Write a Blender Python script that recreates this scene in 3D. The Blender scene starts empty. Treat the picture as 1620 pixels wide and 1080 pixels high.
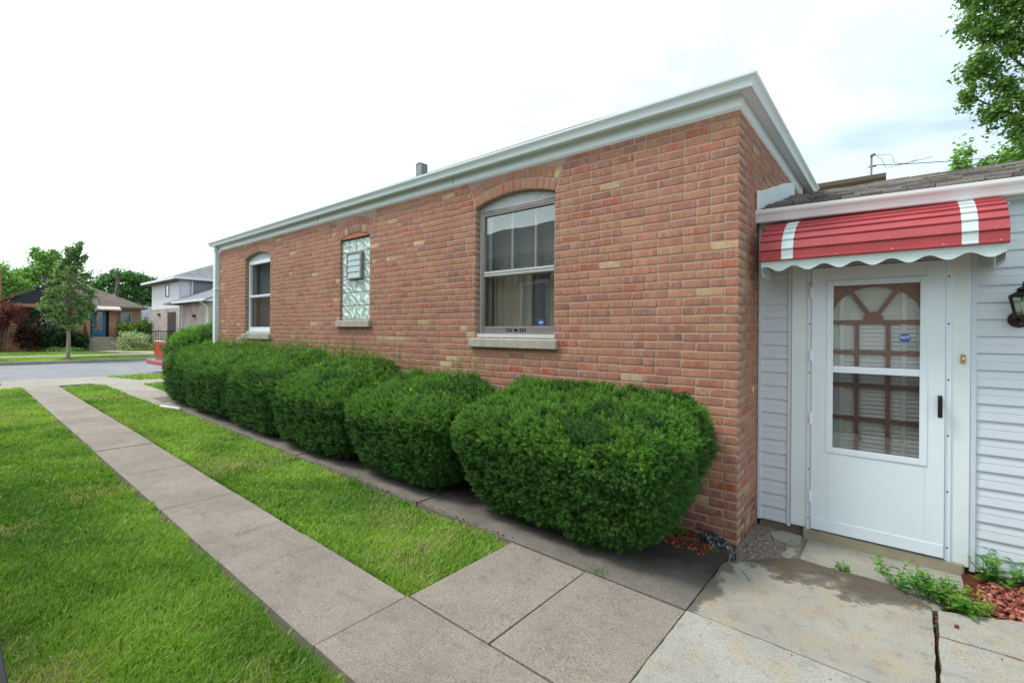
import bpy, math, random
import numpy as np
from mathutils import Vector, Matrix
random.seed(7)
S = bpy.context.scene
COL = S.collection
R = math.radians

# ------------------------------------------------------------------ helpers
def lin(r, g, b):
    f = lambda c: (c / 255 / 12.92) if c <= 10.3 else ((c / 255 + .055) / 1.055) ** 2.4
    return (f(r), f(g), f(b), 1)

def zg(x):                                  # the lot rises gently towards the street
    return .018 * min(max(-x, 0), 14)
def zga(x):
    return .018 * np.clip(-x, 0, 14)

class NT:
    def __init__(s, name):
        s.m = bpy.data.materials.new(name); s.m.use_nodes = True
        s.t = s.m.node_tree; s.n = s.t.nodes; s.b = s.n['Principled BSDF']
        s.out = s.n['Material Output']
    def new(s, typ, **kw):
        n = s.n.new(typ)
        for k, v in kw.items():
            setattr(n, k, v)
        return n
    def link(s, a, b): s.t.links.new(a, b)
    def pos(s): return s.new('ShaderNodeNewGeometry').outputs['Position']
    def obj(s): return s.new('ShaderNodeTexCoord').outputs['Object']
    def mapping(s, vec, scale=(1, 1, 1), rot=(0, 0, 0)):
        n = s.new('ShaderNodeMapping'); s.link(vec, n.inputs[0])
        n.inputs['Scale'].default_value = scale; n.inputs['Rotation'].default_value = rot
        return n.outputs[0]
    def noise(s, vec, scale, detail=4, rough=.55):
        n = s.new('ShaderNodeTexNoise'); s.link(vec, n.inputs['Vector'])
        n.inputs['Scale'].default_value = scale; n.inputs['Detail'].default_value = detail
        n.inputs['Roughness'].default_value = rough
        return n.outputs['Fac']
    def ramp(s, fac, stops):
        n = s.new('ShaderNodeValToRGB'); s.link(fac, n.inputs[0])
        e = n.color_ramp.elements
        while len(e) < len(stops): e.new(.5)
        for el, (p, c) in zip(e, stops):
            el.position = p; el.color = c if isinstance(c, tuple) else (c, c, c, 1)
        return n.outputs[0]
    def math(s, op, a, b=None, clamp=False):
        n = s.new('ShaderNodeMath', operation=op, use_clamp=clamp)
        for i, v in enumerate((a, b)):
            if v is None: continue
            if isinstance(v, (int, float)): n.inputs[i].default_value = v
            else: s.link(v, n.inputs[i])
        return n.outputs[0]
    def mix(s, fac, a, b, mode='MIX'):
        n = s.new('ShaderNodeMix', data_type='RGBA', blend_type=mode)
        for i, v in ((0, fac), (6, a), (7, b)):
            if isinstance(v, (int, float)): n.inputs[i].default_value = v
            elif isinstance(v, tuple): n.inputs[i].default_value = v
            else: s.link(v, n.inputs[i])
        return n.outputs[2]
    def sep(s, vec):
        n = s.new('ShaderNodeSeparateXYZ'); s.link(vec, n.inputs[0]); return n.outputs
    def bump(s, h, strength=.3, dist=.01):
        n = s.new('ShaderNodeBump'); s.link(h, n.inputs['Height'])
        n.inputs['Strength'].default_value = strength; n.inputs['Distance'].default_value = dist
        s.link(n.outputs[0], s.b.inputs['Normal'])
    def color(s, c):
        if isinstance(c, tuple): s.b.inputs['Base Color'].default_value = c
        else: s.link(c, s.b.inputs['Base Color'])
    def set(s, rough=None, metal=None, spec=None):
        if rough is not None: s.b.inputs['Roughness'].default_value = rough
        if metal is not None: s.b.inputs['Metallic'].default_value = metal
        if spec is not None: s.b.inputs['Specular IOR Level'].default_value = spec
        return s

def simple(name, c, rough=.6, var=.08, scale=6, bump=0, bscale=80, metal=0, spec=.4, stretch=(1, 1, 1), dirt=0, bdist=.004):
    """plain procedural paint / metal / stone: colour with soft blotches, optional grain and grime"""
    t = NT(name); p = t.pos()
    v = t.mapping(p, stretch)
    n = t.noise(v, scale, 5)
    col = t.mix(t.ramp(n, [(.3, 0.0), (.7, 1.0)]), tuple(x * (1 - var) for x in c[:3]) + (1,), tuple(min(1, x * (1 + var)) for x in c[:3]) + (1,))
    if dirt:
        d = t.ramp(t.noise(v, scale * 3.3, 6, .7), [(.52, 0.0), (.75, 1.0)])
        col = t.mix(t.math('MULTIPLY', d, dirt), col, lin(95, 85, 70))
    t.color(col); t.set(rough, metal, spec)
    if bump: t.bump(t.noise(p, bscale, 4), bump, bdist)
    return t.m

def attr_mat(name, rough=.55, transl=.0, spec=.3, var=0.0, vscale=5, tint=(1, 1, 1, 1)):
    """colour from the mesh attribute 'col' (each leaf, blade or chip has its own colour)"""
    t = NT(name)
    a = t.new('ShaderNodeAttribute', attribute_name='col').outputs['Color']
    if var:
        n = t.noise(t.pos(), vscale, 3)
        a = t.mix(1.0, a, t.ramp(n, [(.3, 1 - var), (.7, 1 + var)]), 'MULTIPLY')
    t.color(a); t.set(rough, 0, spec)
    if transl:
        tr = t.new('ShaderNodeBsdfTranslucent'); 
        t.link(t.mix(1.0, a, (1.1, 1.25, .55, 1), 'MULTIPLY'), tr.inputs[0])
        mx = t.new('ShaderNodeMixShader'); mx.inputs[0].default_value = transl
        t.link(t.b.outputs[0], mx.inputs[1]); t.link(tr.outputs[0], mx.inputs[2]); t.link(mx.outputs[0], t.out.inputs[0])
    return t.m

def glass_mat(name, tint=(.9, .95, .95, 1), refl=.9, dark=0.0):
    t = NT(name)
    tr = t.new('ShaderNodeBsdfTransparent'); tr.inputs[0].default_value = tint
    gl = t.new('ShaderNodeBsdfGlossy'); gl.inputs['Roughness'].default_value = .015; gl.inputs[0].default_value = (refl, refl, refl, 1)
    fr = t.new('ShaderNodeLayerWeight'); fr.inputs[0].default_value = .5
    nb = t.new('ShaderNodeBump'); t.link(t.noise(t.pos(), 3.5, 1), nb.inputs['Height'])
    nb.inputs['Strength'].default_value = .05; nb.inputs['Distance'].default_value = .02
    t.link(nb.outputs[0], gl.inputs['Normal']); 
    f = t.math('MULTIPLY_ADD', t.math('POWER', fr.outputs['Facing'], 4.0), .85); f.node.inputs[2].default_value = .13
    mx = t.new('ShaderNodeMixShader'); t.link(f, mx.inputs[0])
    t.link(tr.outputs[0], mx.inputs[1]); t.link(gl.outputs[0], mx.inputs[2]); t.link(mx.outputs[0], t.out.inputs[0])
    return t.m

# ---- mesh builder
class MB:
    def __init__(s): s.v = []; s.f = []; s.c = None
    def quad(s, *p):
        i = len(s.v); s.v += [tuple(q) for q in p]; s.f.append(tuple(range(i, i + len(p)))); return s
    def box(s, x0, x1, y0, y1, z0, z1):
        i = len(s.v)
        s.v += [(x0, y0, z0), (x1, y0, z0), (x1, y1, z0), (x0, y1, z0), (x0, y0, z1), (x1, y0, z1), (x1, y1, z1), (x0, y1, z1)]
        s.f += [tuple(i + k for k in f) for f in ((3, 2, 1, 0), (4, 5, 6, 7), (0, 1, 5, 4), (1, 2, 6, 5), (2, 3, 7, 6), (3, 0, 4, 7))]
        return s
    def prism(s, poly, axis, a, b):
        """poly: 2-D outline; axis: extrusion axis. x:(y,z) y:(x,z) z:(x,y)"""
        mk = {'x': lambda p, t: (t, p[0], p[1]), 'y': lambda p, t: (p[0], t, p[1]), 'z': lambda p, t: (p[0], p[1], t)}[axis]
        i = len(s.v); n = len(poly)
        s.v += [mk(p, a) for p in poly] + [mk(p, b) for p in poly]
        s.f.append(tuple(range(i + n - 1, i - 1, -1))); s.f.append(tuple(range(i + n, i + 2 * n)))
        s.f += [(i + k, i + (k + 1) % n, i + n + (k + 1) % n, i + n + k) for k in range(n)]
        return s
    def tube(s, pts, r, n=8, cap=True):
        pts = [Vector(p) for p in pts]; rs = r if isinstance(r, (list, tuple)) else [r] * len(pts)
        i = len(s.v); ref = None
        for k, p in enumerate(pts):
            d = (pts[min(k + 1, len(pts) - 1)] - pts[max(k - 1, 0)]).normalized()
            if ref is None: ref = Vector((0, 0, 1)) if abs(d.z) < .9 else Vector((1, 0, 0))
            a = d.cross(ref).normalized(); b = a.cross(d).normalized(); ref = b
            for j in range(n):
                t = 2 * math.pi * j / n
                s.v.append(tuple(p + (a * math.cos(t) + b * math.sin(t)) * rs[k]))
        for k in range(len(pts) - 1):
            for j in range(n):
                s.f.append((i + k * n + j, i + k * n + (j + 1) % n, i + (k + 1) * n + (j + 1) % n, i + (k + 1) * n + j))
        if cap:
            s.f.append(tuple(i + j for j in range(n - 1, -1, -1))); m = i + (len(pts) - 1) * n
            s.f.append(tuple(m + j for j in range(n)))
        return s
    def lathe(s, prof, c, n=16, axis='z'):
        i = len(s.v)
        for r, h in prof:
            for j in range(n):
                t = 2 * math.pi * j / n; a, b = r * math.cos(t), r * math.sin(t)
                s.v.append((c[0] + a, c[1] + b, c[2] + h) if axis == 'z' else (c[0] + a, c[1] - h, c[2] + b) if axis == 'y' else (c[0] + h, c[1] + a, c[2] + b))
        for k in range(len(prof) - 1):
            for j in range(n):
                s.f.append((i + k * n + j, i + k * n + (j + 1) % n, i + (k + 1) * n + (j + 1) % n, i + (k + 1) * n + j))
        s.f.append(tuple(i + j for j in range(n - 1, -1, -1))); m = i + (len(prof) - 1) * n
        s.f.append(tuple(m + j for j in range(n)))
        return s
    def map(s, fn): s.v = [fn(*p) for p in s.v]; return s
    def build(s, name, m, parent=None, bevel=0, smooth=False, solid=0, seg=2):
        me = bpy.data.meshes.new(name); 
        return finish(me, name, np.array(s.v, float), m, parent, bevel, smooth, solid, seg, s.f)

def rootloc(o):
    while o.parent: o = o.parent
    return np.array(o.location)

def finish(me, name, V, m, parent, bevel=0, smooth=False, solid=0, seg=2, faces=None):
    org = rootloc(parent) if parent else np.array([(V[:, 0].min() + V[:, 0].max()) / 2, (V[:, 1].min() + V[:, 1].max()) / 2, V[:, 2].min()])
    V = V - org
    if faces is not None: me.from_pydata(V.tolist(), [], faces)
    else: me.vertices.foreach_set('co', V.astype(np.float32).ravel())
    for mm in (m if isinstance(m, (list, tuple)) else [m]): me.materials.append(mm)
    me.update()
    o = bpy.data.objects.new(name, me); COL.objects.link(o)
    if parent: o.parent = parent
    else: o.location = org
    if smooth:
        me.polygons.foreach_set('use_smooth', [True] * len(me.polygons))
    if solid:
        md = o.modifiers.new('thickness', 'SOLIDIFY'); md.thickness = solid
    if bevel:
        md = o.modifiers.new('bevel', 'BEVEL'); md.width = bevel; md.segments = seg; md.limit_method = 'ANGLE'; md.angle_limit = R(40)
    return o

def np_mesh(name, V, F, m, parent=None, col=None, smooth=False, dom='POINT'):
    """V Nx3, F MxK all the same size, col per vertex (or per face)"""
    me = bpy.data.meshes.new(name); M, K = F.shape
    me.vertices.add(len(V)); me.loops.add(M * K); me.polygons.add(M)
    me.loops.foreach_set('vertex_index', F.astype(np.int32).ravel())
    me.polygons.foreach_set('loop_start', np.arange(0, M * K, K, dtype=np.int32))
    me.polygons.foreach_set('loop_total', np.full(M, K, np.int32))
    o = finish(me, name, V, m, parent, smooth=smooth)
    if col is not None:
        a = me.attributes.new('col', 'FLOAT_COLOR', dom)
        c = np.ones((len(col), 4), np.float32); c[:, :col.shape[1]] = col
        a.data.foreach_set('color', c.ravel())
    me.validate(); me.update()
    return o

def tag(o, label, cat=None, group=None, kind=None):
    if label: o['label'] = label
    if cat: o['category'] = cat
    if group: o['group'] = group
    if kind: o['kind'] = kind
    return o
def thing(name, loc, label, cat, group=None):
    o = bpy.data.objects.new(name, None); COL.objects.link(o); o.location = loc
    o.empty_display_size = .2
    return tag(o, label, cat, group)

def fbm(x, y, s, seed=0):
    """cheap smooth 2-D value noise in numpy, 0..1"""
    rg = np.random.default_rng(seed); T = rg.random((64, 64)); out = 0; amp = 1; tot = 0
    for k in range(3):
        u, v = x * s, y * s; iu, iv = np.floor(u).astype(int), np.floor(v).astype(int); fu, fv = u - iu, v - iv
        fu, fv = fu * fu * (3 - 2 * fu), fv * fv * (3 - 2 * fv)
        g = lambda a, b: T[a % 64, b % 64]
        n = (g(iu, iv) * (1 - fu) + g(iu + 1, iv) * fu) * (1 - fv) + (g(iu, iv + 1) * (1 - fu) + g(iu + 1, iv + 1) * fu) * fv
        out = out + n * amp; tot += amp; amp *= .5; s *= 2.1; x, y = x + 5.3, y + 1.7
    return out / tot

# ------------------------------------------------------------------ materials
WHITE = simple('white_aluminium', lin(234, 240, 247), .38, .015, 2.5, .04, 25, spec=.5, dirt=.0)
WHITE2 = simple('white_painted_metal', lin(228, 237, 247), .35, .015, 3, .03, 20, spec=.5, dirt=.03)
CASING = simple('white_trim', lin(226, 234, 238), .45, .03, 4, .05, 30, dirt=.08)
SIDING = simple('grey_vinyl_siding', lin(208, 214, 225), .5, .02, 2, .12, 60, stretch=(1, 1, 6), dirt=.05)
ALU = simple('weathered_aluminium', lin(158, 150, 148), .38, .1, 9, .08, 60, metal=.55, dirt=.1)
STONE = simple('limestone', lin(176, 170, 160), .85, .16, 14, .5, 120, dirt=.35)
CHALK = simple('chipped_white_paint', lin(205, 208, 212), .6, .08, 18, .3, 70, dirt=.45)
RED = simple('red_painted_aluminium', lin(180, 74, 80), .5, .1, 5, .08, 30, spec=.45, dirt=.14)
STRIPE = simple('white_awning_band', lin(214, 226, 228), .42, .04, 8, 0, dirt=.12)
BLACKM = simple('black_metal', lin(22, 21, 22), .7, .2, 20, .2, 90)
BRONZE = simple('dark_bronze', lin(58, 46, 42), .42, .25, 25, .25, 80, metal=.5)
BRASS = simple('brass', lin(190, 160, 95), .35, .1, 30, metal=.7)
DARKROOM = simple('interior_plaster', lin(186, 178, 166), .9, .1, 2)
CURTAIN = simple('beige_curtain', lin(238, 230, 210), .9, .1, 6, .2, 200, stretch=(6, 6, .3))
CURTD = simple('grey_drape', lin(140, 142, 148), .9, .1, 6, stretch=(6, 6, .3))
BLIND = simple('white_blind_slats', lin(244, 246, 244), .5, .03, 5)
GRILLE = simple('brown_grille', lin(150, 116, 110), .6, .08, 12)
GLASS = glass_mat('window_glass', (.97, .98, .98, 1))
GLASSD = glass_mat('storm_glass', (.86, .89, .90, 1))
SCREEN = glass_mat('insect_screen', (.78, .78, .78, 1), .6)
SHADOWGAP = simple('dark_gap', lin(48, 44, 40), .95, .3, 12)
FOUND = simple('foundation_concrete', lin(120, 112, 100), .95, .2, 6, .6, 60, dirt=.4)
STEPC = simple('step_concrete', lin(160, 152, 132), .9, .12, 6, .4, 90, dirt=.45)
BLUE = simple('blue_sticker', lin(62, 100, 172), .4, .03)
PAPER = simple('white_print', lin(235, 238, 240), .5, .01)
WIREM = simple('cable_sheath', lin(70, 68, 70), .6, .1)
BARK = simple('bark', lin(96, 84, 72), .95, .3, 14, .8, 40, stretch=(1, 1, .25))
PALEBARK = simple('pale_bark', lin(150, 138, 122), .95, .2, 14, .6, 40, stretch=(1, 1, .25))
LEAF = attr_mat('leaves', .5, .3, .35)
NEEDLE = attr_mat('yew_needles', .5, .2, .28)
GRASSM = attr_mat('grass_blades', .55, .35, .25)
CHIPS = attr_mat('chips', .9, 0, .2)
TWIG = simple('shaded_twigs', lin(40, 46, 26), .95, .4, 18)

def brick_near():
    t = NT('common_brick'); p = t.pos()
    at = t.new('ShaderNodeAttribute', attribute_name='col'); col = at.outputs['Color']; rnd = at.outputs['Alpha']
    o = t.new('ShaderNodeCombineXYZ'); t.link(t.math('MULTIPLY', rnd, 37.0), o.inputs[0]); t.link(t.math('MULTIPLY', rnd, 91.0), o.inputs[2])
    va = t.new('ShaderNodeVectorMath', operation='ADD'); t.link(p, va.inputs[0]); t.link(o.outputs[0], va.inputs[1]); pv = va.outputs[0]
    stripes = t.noise(t.mapping(pv, (30, 30, 2.5)), 1, 3, .6)
    amt = t.math('MULTIPLY', t.ramp(stripes, [(.52, 0.0), (.68, 1.0)]), t.ramp(rnd, [(.15, .15), (.7, .85)]))
    c = t.mix(amt, col, lin(204, 162, 128))
    dk = t.math('MULTIPLY', t.ramp(t.noise(t.mapping(pv, (34, 34, 14)), 1.3, 4), [(.5, 0.0), (.7, .5)]), t.ramp(rnd, [(0.0, .9), (.6, 0.2)]))
    c = t.mix(dk, c, lin(140, 98, 88))
    c = t.mix(t.ramp(t.noise(p, 170, 4, .8), [(.57, 0.0), (.66, .6)]), c, lin(112, 76, 62))
    c = t.mix(t.ramp(t.noise(p, 38, 4, .75), [(.50, 0.0), (.70, .5)]), c, lin(186, 138, 108))
    c = t.mix(t.ramp(t.noise(t.mapping(pv, (9, 9, 3)), 1.0, 3, .6), [(.46, 0.0), (.60, .5)]), c, lin(198, 142, 118))
    c = t.mix(t.ramp(t.noise(t.mapping(pv, (11, 11, 5)), 1.7, 3, .6), [(.52, 0.0), (.66, .45)]), c, lin(148, 98, 82))
    c = t.mix(t.ramp(t.noise(p, 2.4, 5, .65), [(.45, 0.0), (.72, .34)]), c, lin(182, 138, 122))
    c = t.mix(t.ramp(t.noise(p, 75, 3, .8), [(.60, 0.0), (.68, .55)]), c, lin(98, 66, 54))
    c = t.mix(1.0, c, t.ramp(t.noise(p, .9, 4), [(.3, .84), (.7, 1.1)]), 'MULTIPLY')
    z = t.sep(p)
    soot = t.math('MULTIPLY', t.ramp(z[2], [(.04, 1.0), (.34, 0.0)]), t.ramp(t.noise(p, 7, 4), [(.42, 0.0), (.62, .85)]))
    xm = t.ramp(t.math('ADD', z[0], 1.0), [(.4, 0.0), (.75, 1.0)])
    c = t.mix(t.math('MULTIPLY', soot, xm), c, lin(46, 40, 38))
    ed = t.new('ShaderNodeAttribute', attribute_name='edge').outputs['Fac']
    em = t.math('ADD', ed, t.math('MULTIPLY', t.math('SUBTRACT', t.noise(p, 75, 3, .6), .5), 1.5))
    c = t.mix(t.ramp(em, [(.38, 1.0), (.50, 0.0)]), c, t.mix(t.noise(p, 60, 3), lin(160, 126, 110), lin(180, 148, 132)))
    t.color(c); t.set(.9, 0, .2)
    h = t.math('ADD', t.math('MULTIPLY', t.noise(p, 45, 5, .65), 1.0), t.math('MULTIPLY', t.noise(p, 220, 3), .4))
    t.bump(h, .55, .006)
    return t.m
BRICK = brick_near()
def mortar():
    t = NT('mortar'); p = t.pos()
    c = t.mix(t.ramp(t.noise(p, 3, 5), [(.3, 0.0), (.7, 1.0)]), lin(170, 138, 123), lin(188, 158, 143))
    c = t.mix(t.ramp(t.noise(p, 180, 3), [(.5, 0.0), (.75, .4)]), c, lin(156, 126, 110))
    z = t.sep(p)[2]
    c = t.mix(t.ramp(z, [(0.0, .45), (.12, 0.0)]), c, lin(96, 82, 72))
    t.color(c); t.set(.95, 0, .15); t.bump(t.noise(p, 120, 4), .8, .006); return t.m
MORTAR = mortar()

def brick_far(name, c1, c2, cm, sc=1.0):
    t = NT(name); p = t.sep(t.pos()); u = t.math('ADD', p[0], p[1])
    v = t.new('ShaderNodeCombineXYZ'); t.link(u, v.inputs[0]); t.link(p[2], v.inputs[1])
    b = t.new('ShaderNodeTexBrick'); t.link(v.outputs[0], b.inputs['Vector'])
    b.inputs['Color1'].default_value = c1; b.inputs['Color2'].default_value = c2; b.inputs['Mortar'].default_value = cm
    b.inputs['Scale'].default_value = 1; b.inputs['Brick Width'].default_value = .215 * sc; b.inputs['Row Height'].default_value = .075 * sc
    b.inputs['Mortar Size'].default_value = .009; b.inputs['Bias'].default_value = -.1
    c = t.mix(1.0, b.outputs[0], t.ramp(t.noise(t.pos(), 1.1, 5), [(.3, .75), (.7, 1.2)]), 'MULTIPLY')
    t.color(c); t.set(.9, 0, .2); return t.m
RBRICK = brick_far('far_red_brick', lin(190, 122, 94), lin(160, 98, 78), lin(184, 158, 142))
GBRICK = brick_far('grey_brown_brick', lin(192, 174, 168), lin(172, 156, 150), lin(196, 186, 180))
NBRICK = brick_far('neighbour_brick', lin(150, 112, 90), lin(128, 92, 76), lin(150, 130, 118))

def concrete(name, ca, cb, speck, stain_shade=None, agg=.5, brush=False, patch=None):
    t = NT(name); p = t.pos()
    c = t.mix(t.ramp(t.noise(p, 1.7, 5, .6), [(.32, 0.0), (.68, 1.0)]), ca, cb)
    if patch:
        c = t.mix(t.math('MULTIPLY', t.ramp(t.noise(p, 4.2, 6, .68), [(.5, 0.0), (.62, 1.0)]), t.ramp(t.noise(p, 160, 3, .6), [(.4, .25), (.62, .95)])), c, patch)
    c = t.mix(t.ramp(t.noise(p, 135, 4, .85), [(.49, 0.0), (.58, speck)]), c, lin(80, 72, 66))
    c = t.mix(t.ramp(t.noise(p, 105, 3, .8), [(.58, 0.0), (.66, agg)]), c, lin(222, 212, 198))
    c = t.mix(t.ramp(t.noise(p, 11, 6, .7), [(.52, 0.0), (.74, .5)]), c, lin(112, 102, 94))
    s = t.sep(p)
    if stain_shade == 'back':      # damp black growth along the back edge of the slab by the step
        d = t.math('ADD', t.math('MULTIPLY', s[1], 1.5), t.math('MULTIPLY', t.noise(p, 3.6, 6, .62), 1.9))
        m = t.ramp(d, [(.50, 0.0), (.58, .7), (.78, .95)])
        c = t.mix(m, c, t.mix(1.0, c, (.27, .24, .22, 1), 'MULTIPLY'))
        m2 = t.ramp(t.math('ADD', t.math('MULTIPLY', s[0], -2.4), t.math('MULTIPLY', t.noise(p, 5, 5, .65), 1.0)), [(.26, 0.0), (.40, .85)])
        c = t.mix(m2, c, t.mix(1.0, c, (.34, .31, .29, 1), 'MULTIPLY'))
    if stain_shade == 'house':     # dark staining plus shrub shade painted into the walk, stronger towards the wall
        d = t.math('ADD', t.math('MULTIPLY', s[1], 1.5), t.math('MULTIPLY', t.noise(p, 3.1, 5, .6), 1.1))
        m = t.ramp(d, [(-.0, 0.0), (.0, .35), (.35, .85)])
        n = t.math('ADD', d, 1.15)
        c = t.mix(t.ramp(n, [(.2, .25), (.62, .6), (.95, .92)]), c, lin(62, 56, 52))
    t.color(c); t.set(.92, 0, .22)
    h = t.noise(p, 200, 4, .7)
    if brush: h = t.math('ADD', t.math('MULTIPLY', h, .6), t.math('MULTIPLY', t.noise(t.mapping(p, (220, 6, 6), (0, 0, .5)), 1, 2), .5))
    t.bump(h, .9, .008)
    return t.m
WALKC = concrete('walk_concrete', lin(156, 144, 135), lin(180, 168, 158), .55, None, .6)
SLABC = concrete('worn_slab', lin(162, 151, 138), lin(182, 171, 158), .7, None, .55)
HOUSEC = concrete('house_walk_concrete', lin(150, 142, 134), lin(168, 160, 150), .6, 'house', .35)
APRONC = concrete('apron_concrete', lin(164, 158, 148), lin(190, 184, 173), .4, 'back', .3, True, lin(190, 170, 140))
APRON2 = concrete('apron_concrete_front', lin(172, 167, 158), lin(194, 189, 180), .4, None, .3, True, lin(192, 172, 142))
PUBC = concrete('public_walk_concrete', lin(166, 158, 146), lin(184, 176, 164), .3, None, .3)
STRIPC = concrete('smooth_concrete', lin(166, 163, 150), lin(182, 178, 166), .3, None, .2)
KERBC = concrete('kerb_concrete', lin(150, 144, 138), lin(180, 174, 166), .4, None, .3)
ASPH = concrete('asphalt', lin(140, 141, 146), lin(158, 159, 164), .4, None, .4)
def soil(name, a, b):
    t = NT(name); p = t.pos()
    c = t.mix(t.ramp(t.noise(p, 22, 6, .7), [(.35, 0.0), (.65, 1.0)]), a, b)
    t.color(c); t.set(.98, 0, .1); t.bump(t.noise(p, 90, 5, .7), .9, .015); return t.m
SOIL = soil('lawn_soil', lin(84, 86, 44), lin(116, 122, 58))
DIRT = soil('dirt', lin(122, 112, 102), lin(160, 150, 140))
MULCHB = soil('mulch_bed', lin(84, 46, 36), lin(120, 70, 54))
def shingle_far(name, a, b):
    t = NT(name); p = t.sep(t.pos()); v = t.new('ShaderNodeCombineXYZ')
    t.link(t.math('ADD', p[0], p[1]), v.inputs[0]); t.link(t.math('MULTIPLY', p[2], 3.0), v.inputs[1])
    k = t.new('ShaderNodeTexBrick'); t.link(v.outputs[0], k.inputs['Vector']); k.inputs['Scale'].default_value = 1
    k.inputs['Color1'].default_value = a; k.inputs['Color2'].default_value = b; k.inputs['Mortar'].default_value = tuple(x * .6 for x in a[:3]) + (1,)
    k.inputs['Brick Width'].default_value = .33; k.inputs['Row Height'].default_value = .16; k.inputs['Mortar Size'].default_value = .012
    t.color(t.mix(1.0, k.outputs[0], t.ramp(t.noise(t.pos(), 1.5, 5), [(.3, .8), (.7, 1.15)]), 'MULTIPLY')); t.set(.95, 0, .15)
    return t.m
ROOFBR = shingle_far('brown_shingles', lin(134, 120, 114), lin(114, 102, 98))
ROOFGR = shingle_far('grey_shingles', lin(150, 148, 152), lin(132, 130, 134))
ROOFDK = shingle_far('dark_shingles', lin(84, 78, 76), lin(68, 62, 60))

# ------------------------------------------------------------------ ground, street, paths
def strip(name, prof, y0, y1, m, kind='structure'):
    b = MB()
    for (xa, za), (xb, zb) in zip(prof, prof[1:]): b.quad((xa, y0, za), (xb, y0, zb), (xb, y1, zb), (xa, y1, za))
    return tag(b.build(name, m), None, None, None, kind)
RX0, RX1, RZ = -25.75, -16.15, .12
strip('ground', [(300, -.085), (.0, -.075), (-14, zg(-14) - .03), (-16.0, .215), (-16.02, .1), (-25.88, .1), (-25.9, .215), (-34, .29), (-60, .32), (-400, .32)], -300, 300, SOIL)
strip('road', [(RX1, RZ), (RX0, RZ)], -300, 300, ASPH)
kb = MB().box(RX0 - .16, RX0, -300, 300, .05, .245).box(RX1, RX1 + .16, .95, 300, .05, .245).box(RX1, RX1 + .16, -300, -2.9, .05, .245)
tag(kb.build('kerb', KERBC, bevel=.02), None, kind='structure')

def slabs(name, rects, m, tilt=.004, th=.09, gap=.0055, lift=0.0):
    b = MB()
    for (x0, x1, y0, y1) in rects:
        i = len(b.v); b.box(x0 + gap, x1 - gap, y0 + gap, y1 - gap, -th, 0)
        dx, dy, dz = [random.uniform(-tilt, tilt) for _ in range(3)]
        cx, cy = (x0 + x1) / 2, (y0 + y1) / 2
        b.v[i:] = [(x, y, z + zg(x) + dz + (x - cx) * dx + (y - cy) * dy + lift) for x, y, z in b.v[i:]]
    return tag(b.build(name, m, bevel=.003), None, kind='structure')
xs = [0, -1.28, -2.5, -3.8, -5.08, -6.4, -7.7, -9.0, -10.3, -11.6, -12.9, -14.0]
slabs('path', [(b, a, -2.585, -2.01) for a, b in zip(xs, xs[1:])], WALKC)
slabs('side_path', [(-1.274, -.65, -2.006, -1.066), (-.65, 0, -2.006, -1.066), (0, 1.3, -3.5, -2.01), (-1.28, 0, -3.5, -2.6)][:2], SLABC, .006)
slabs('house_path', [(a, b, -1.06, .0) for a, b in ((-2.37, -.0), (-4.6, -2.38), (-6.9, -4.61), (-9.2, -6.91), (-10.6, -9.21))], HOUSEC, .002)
# pavement of the side door: poured slabs with open joints and ragged edges
def poly_slab(name, poly, m, z=0.0, th=.08, jag=.0, nsub=14):
    pts = []
    for (x0, y0), (x1, y1) in zip(poly, poly[1:] + poly[:1]):
        L = math.hypot(x1 - x0, y1 - y0); k = max(1, int(L / .05)) if jag else 1
        for i in range(k):
            t = i / k; j = 0 if i == 0 else jag
            pts.append((x0 + (x1 - x0) * t + random.uniform(-j, j), y0 + (y1 - y0) * t + random.uniform(-j, j)))
    b = MB().prism(pts, 'z', z - th, z)
    return tag(b.build(name, m, bevel=.003), None, kind='structure')
poly_slab('pavement', [(.002, -1.055), (.80, -1.078), (1.052, -1.085), (1.07, -.35), (1.075, -.12), (.93, .03), (.76, .055), (.56, .045), (.385, .07), (.11, -.19), (.002, -.34)], APRONC, .0, jag=.003)
poly_slab('pavement_front', [(.002, -4.2), (3.2, -4.2), (3.2, -1.10), (1.06, -1.105), (.80, -1.091), (.002, -1.066)], APRON2, .002, jag=.003)
poly_slab('pavement_right', [(1.092, -.43), (1.265, -.415), (4.0, -.40), (4.0, .02), (1.45, .02), (1.30, -.045), (1.097, -.135)], APRON2, -.002, jag=.003)
poly_slab('pavement_near_right', [(1.068, -1.085), (4.0, -1.085), (4.0, -.42), (1.265, -.427), (1.088, -.442)], APRON2, -.004, jag=.004)
poly_slab('landing', [(.36, .60), (.36, .12), (.42, .082), (.57, .06), (.77, .068), (.94, .045), (1.07, -.06), (1.12, -.02), (1.2, .2), (1.30, .46), (1.30, .60)], STRIPC, -.045, jag=.003)
slabs('path_left_front', [(.0, 3.2, -4.2, -4.19)], WALKC) if False else None
pb = MB().box(-14.6, -13.95, -12, .1, .12, .243)
pp = MB()
pp.prism([(-14.0, -2.6), (-14.0, -2.0), (-14.0, -1.42), (-13.7, -1.34), (-9.1, -1.19), (-9.1, -.6), (-13.2, -.62), (-13.4, -.2), (-13.4, 14), (-14.25, 14), (-14.25, -.45), (-16.0, -.86), (-16.14, -2.78), (-14.9, -2.86), (-14.9, -14), (-14.0, -14)], 'z', -.1, 0)
pp.map(lambda x, y, z: (x, y, z + zg(x) + .001))
tag(pp.build('public_walk', PUBC), None, kind='structure')
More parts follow.
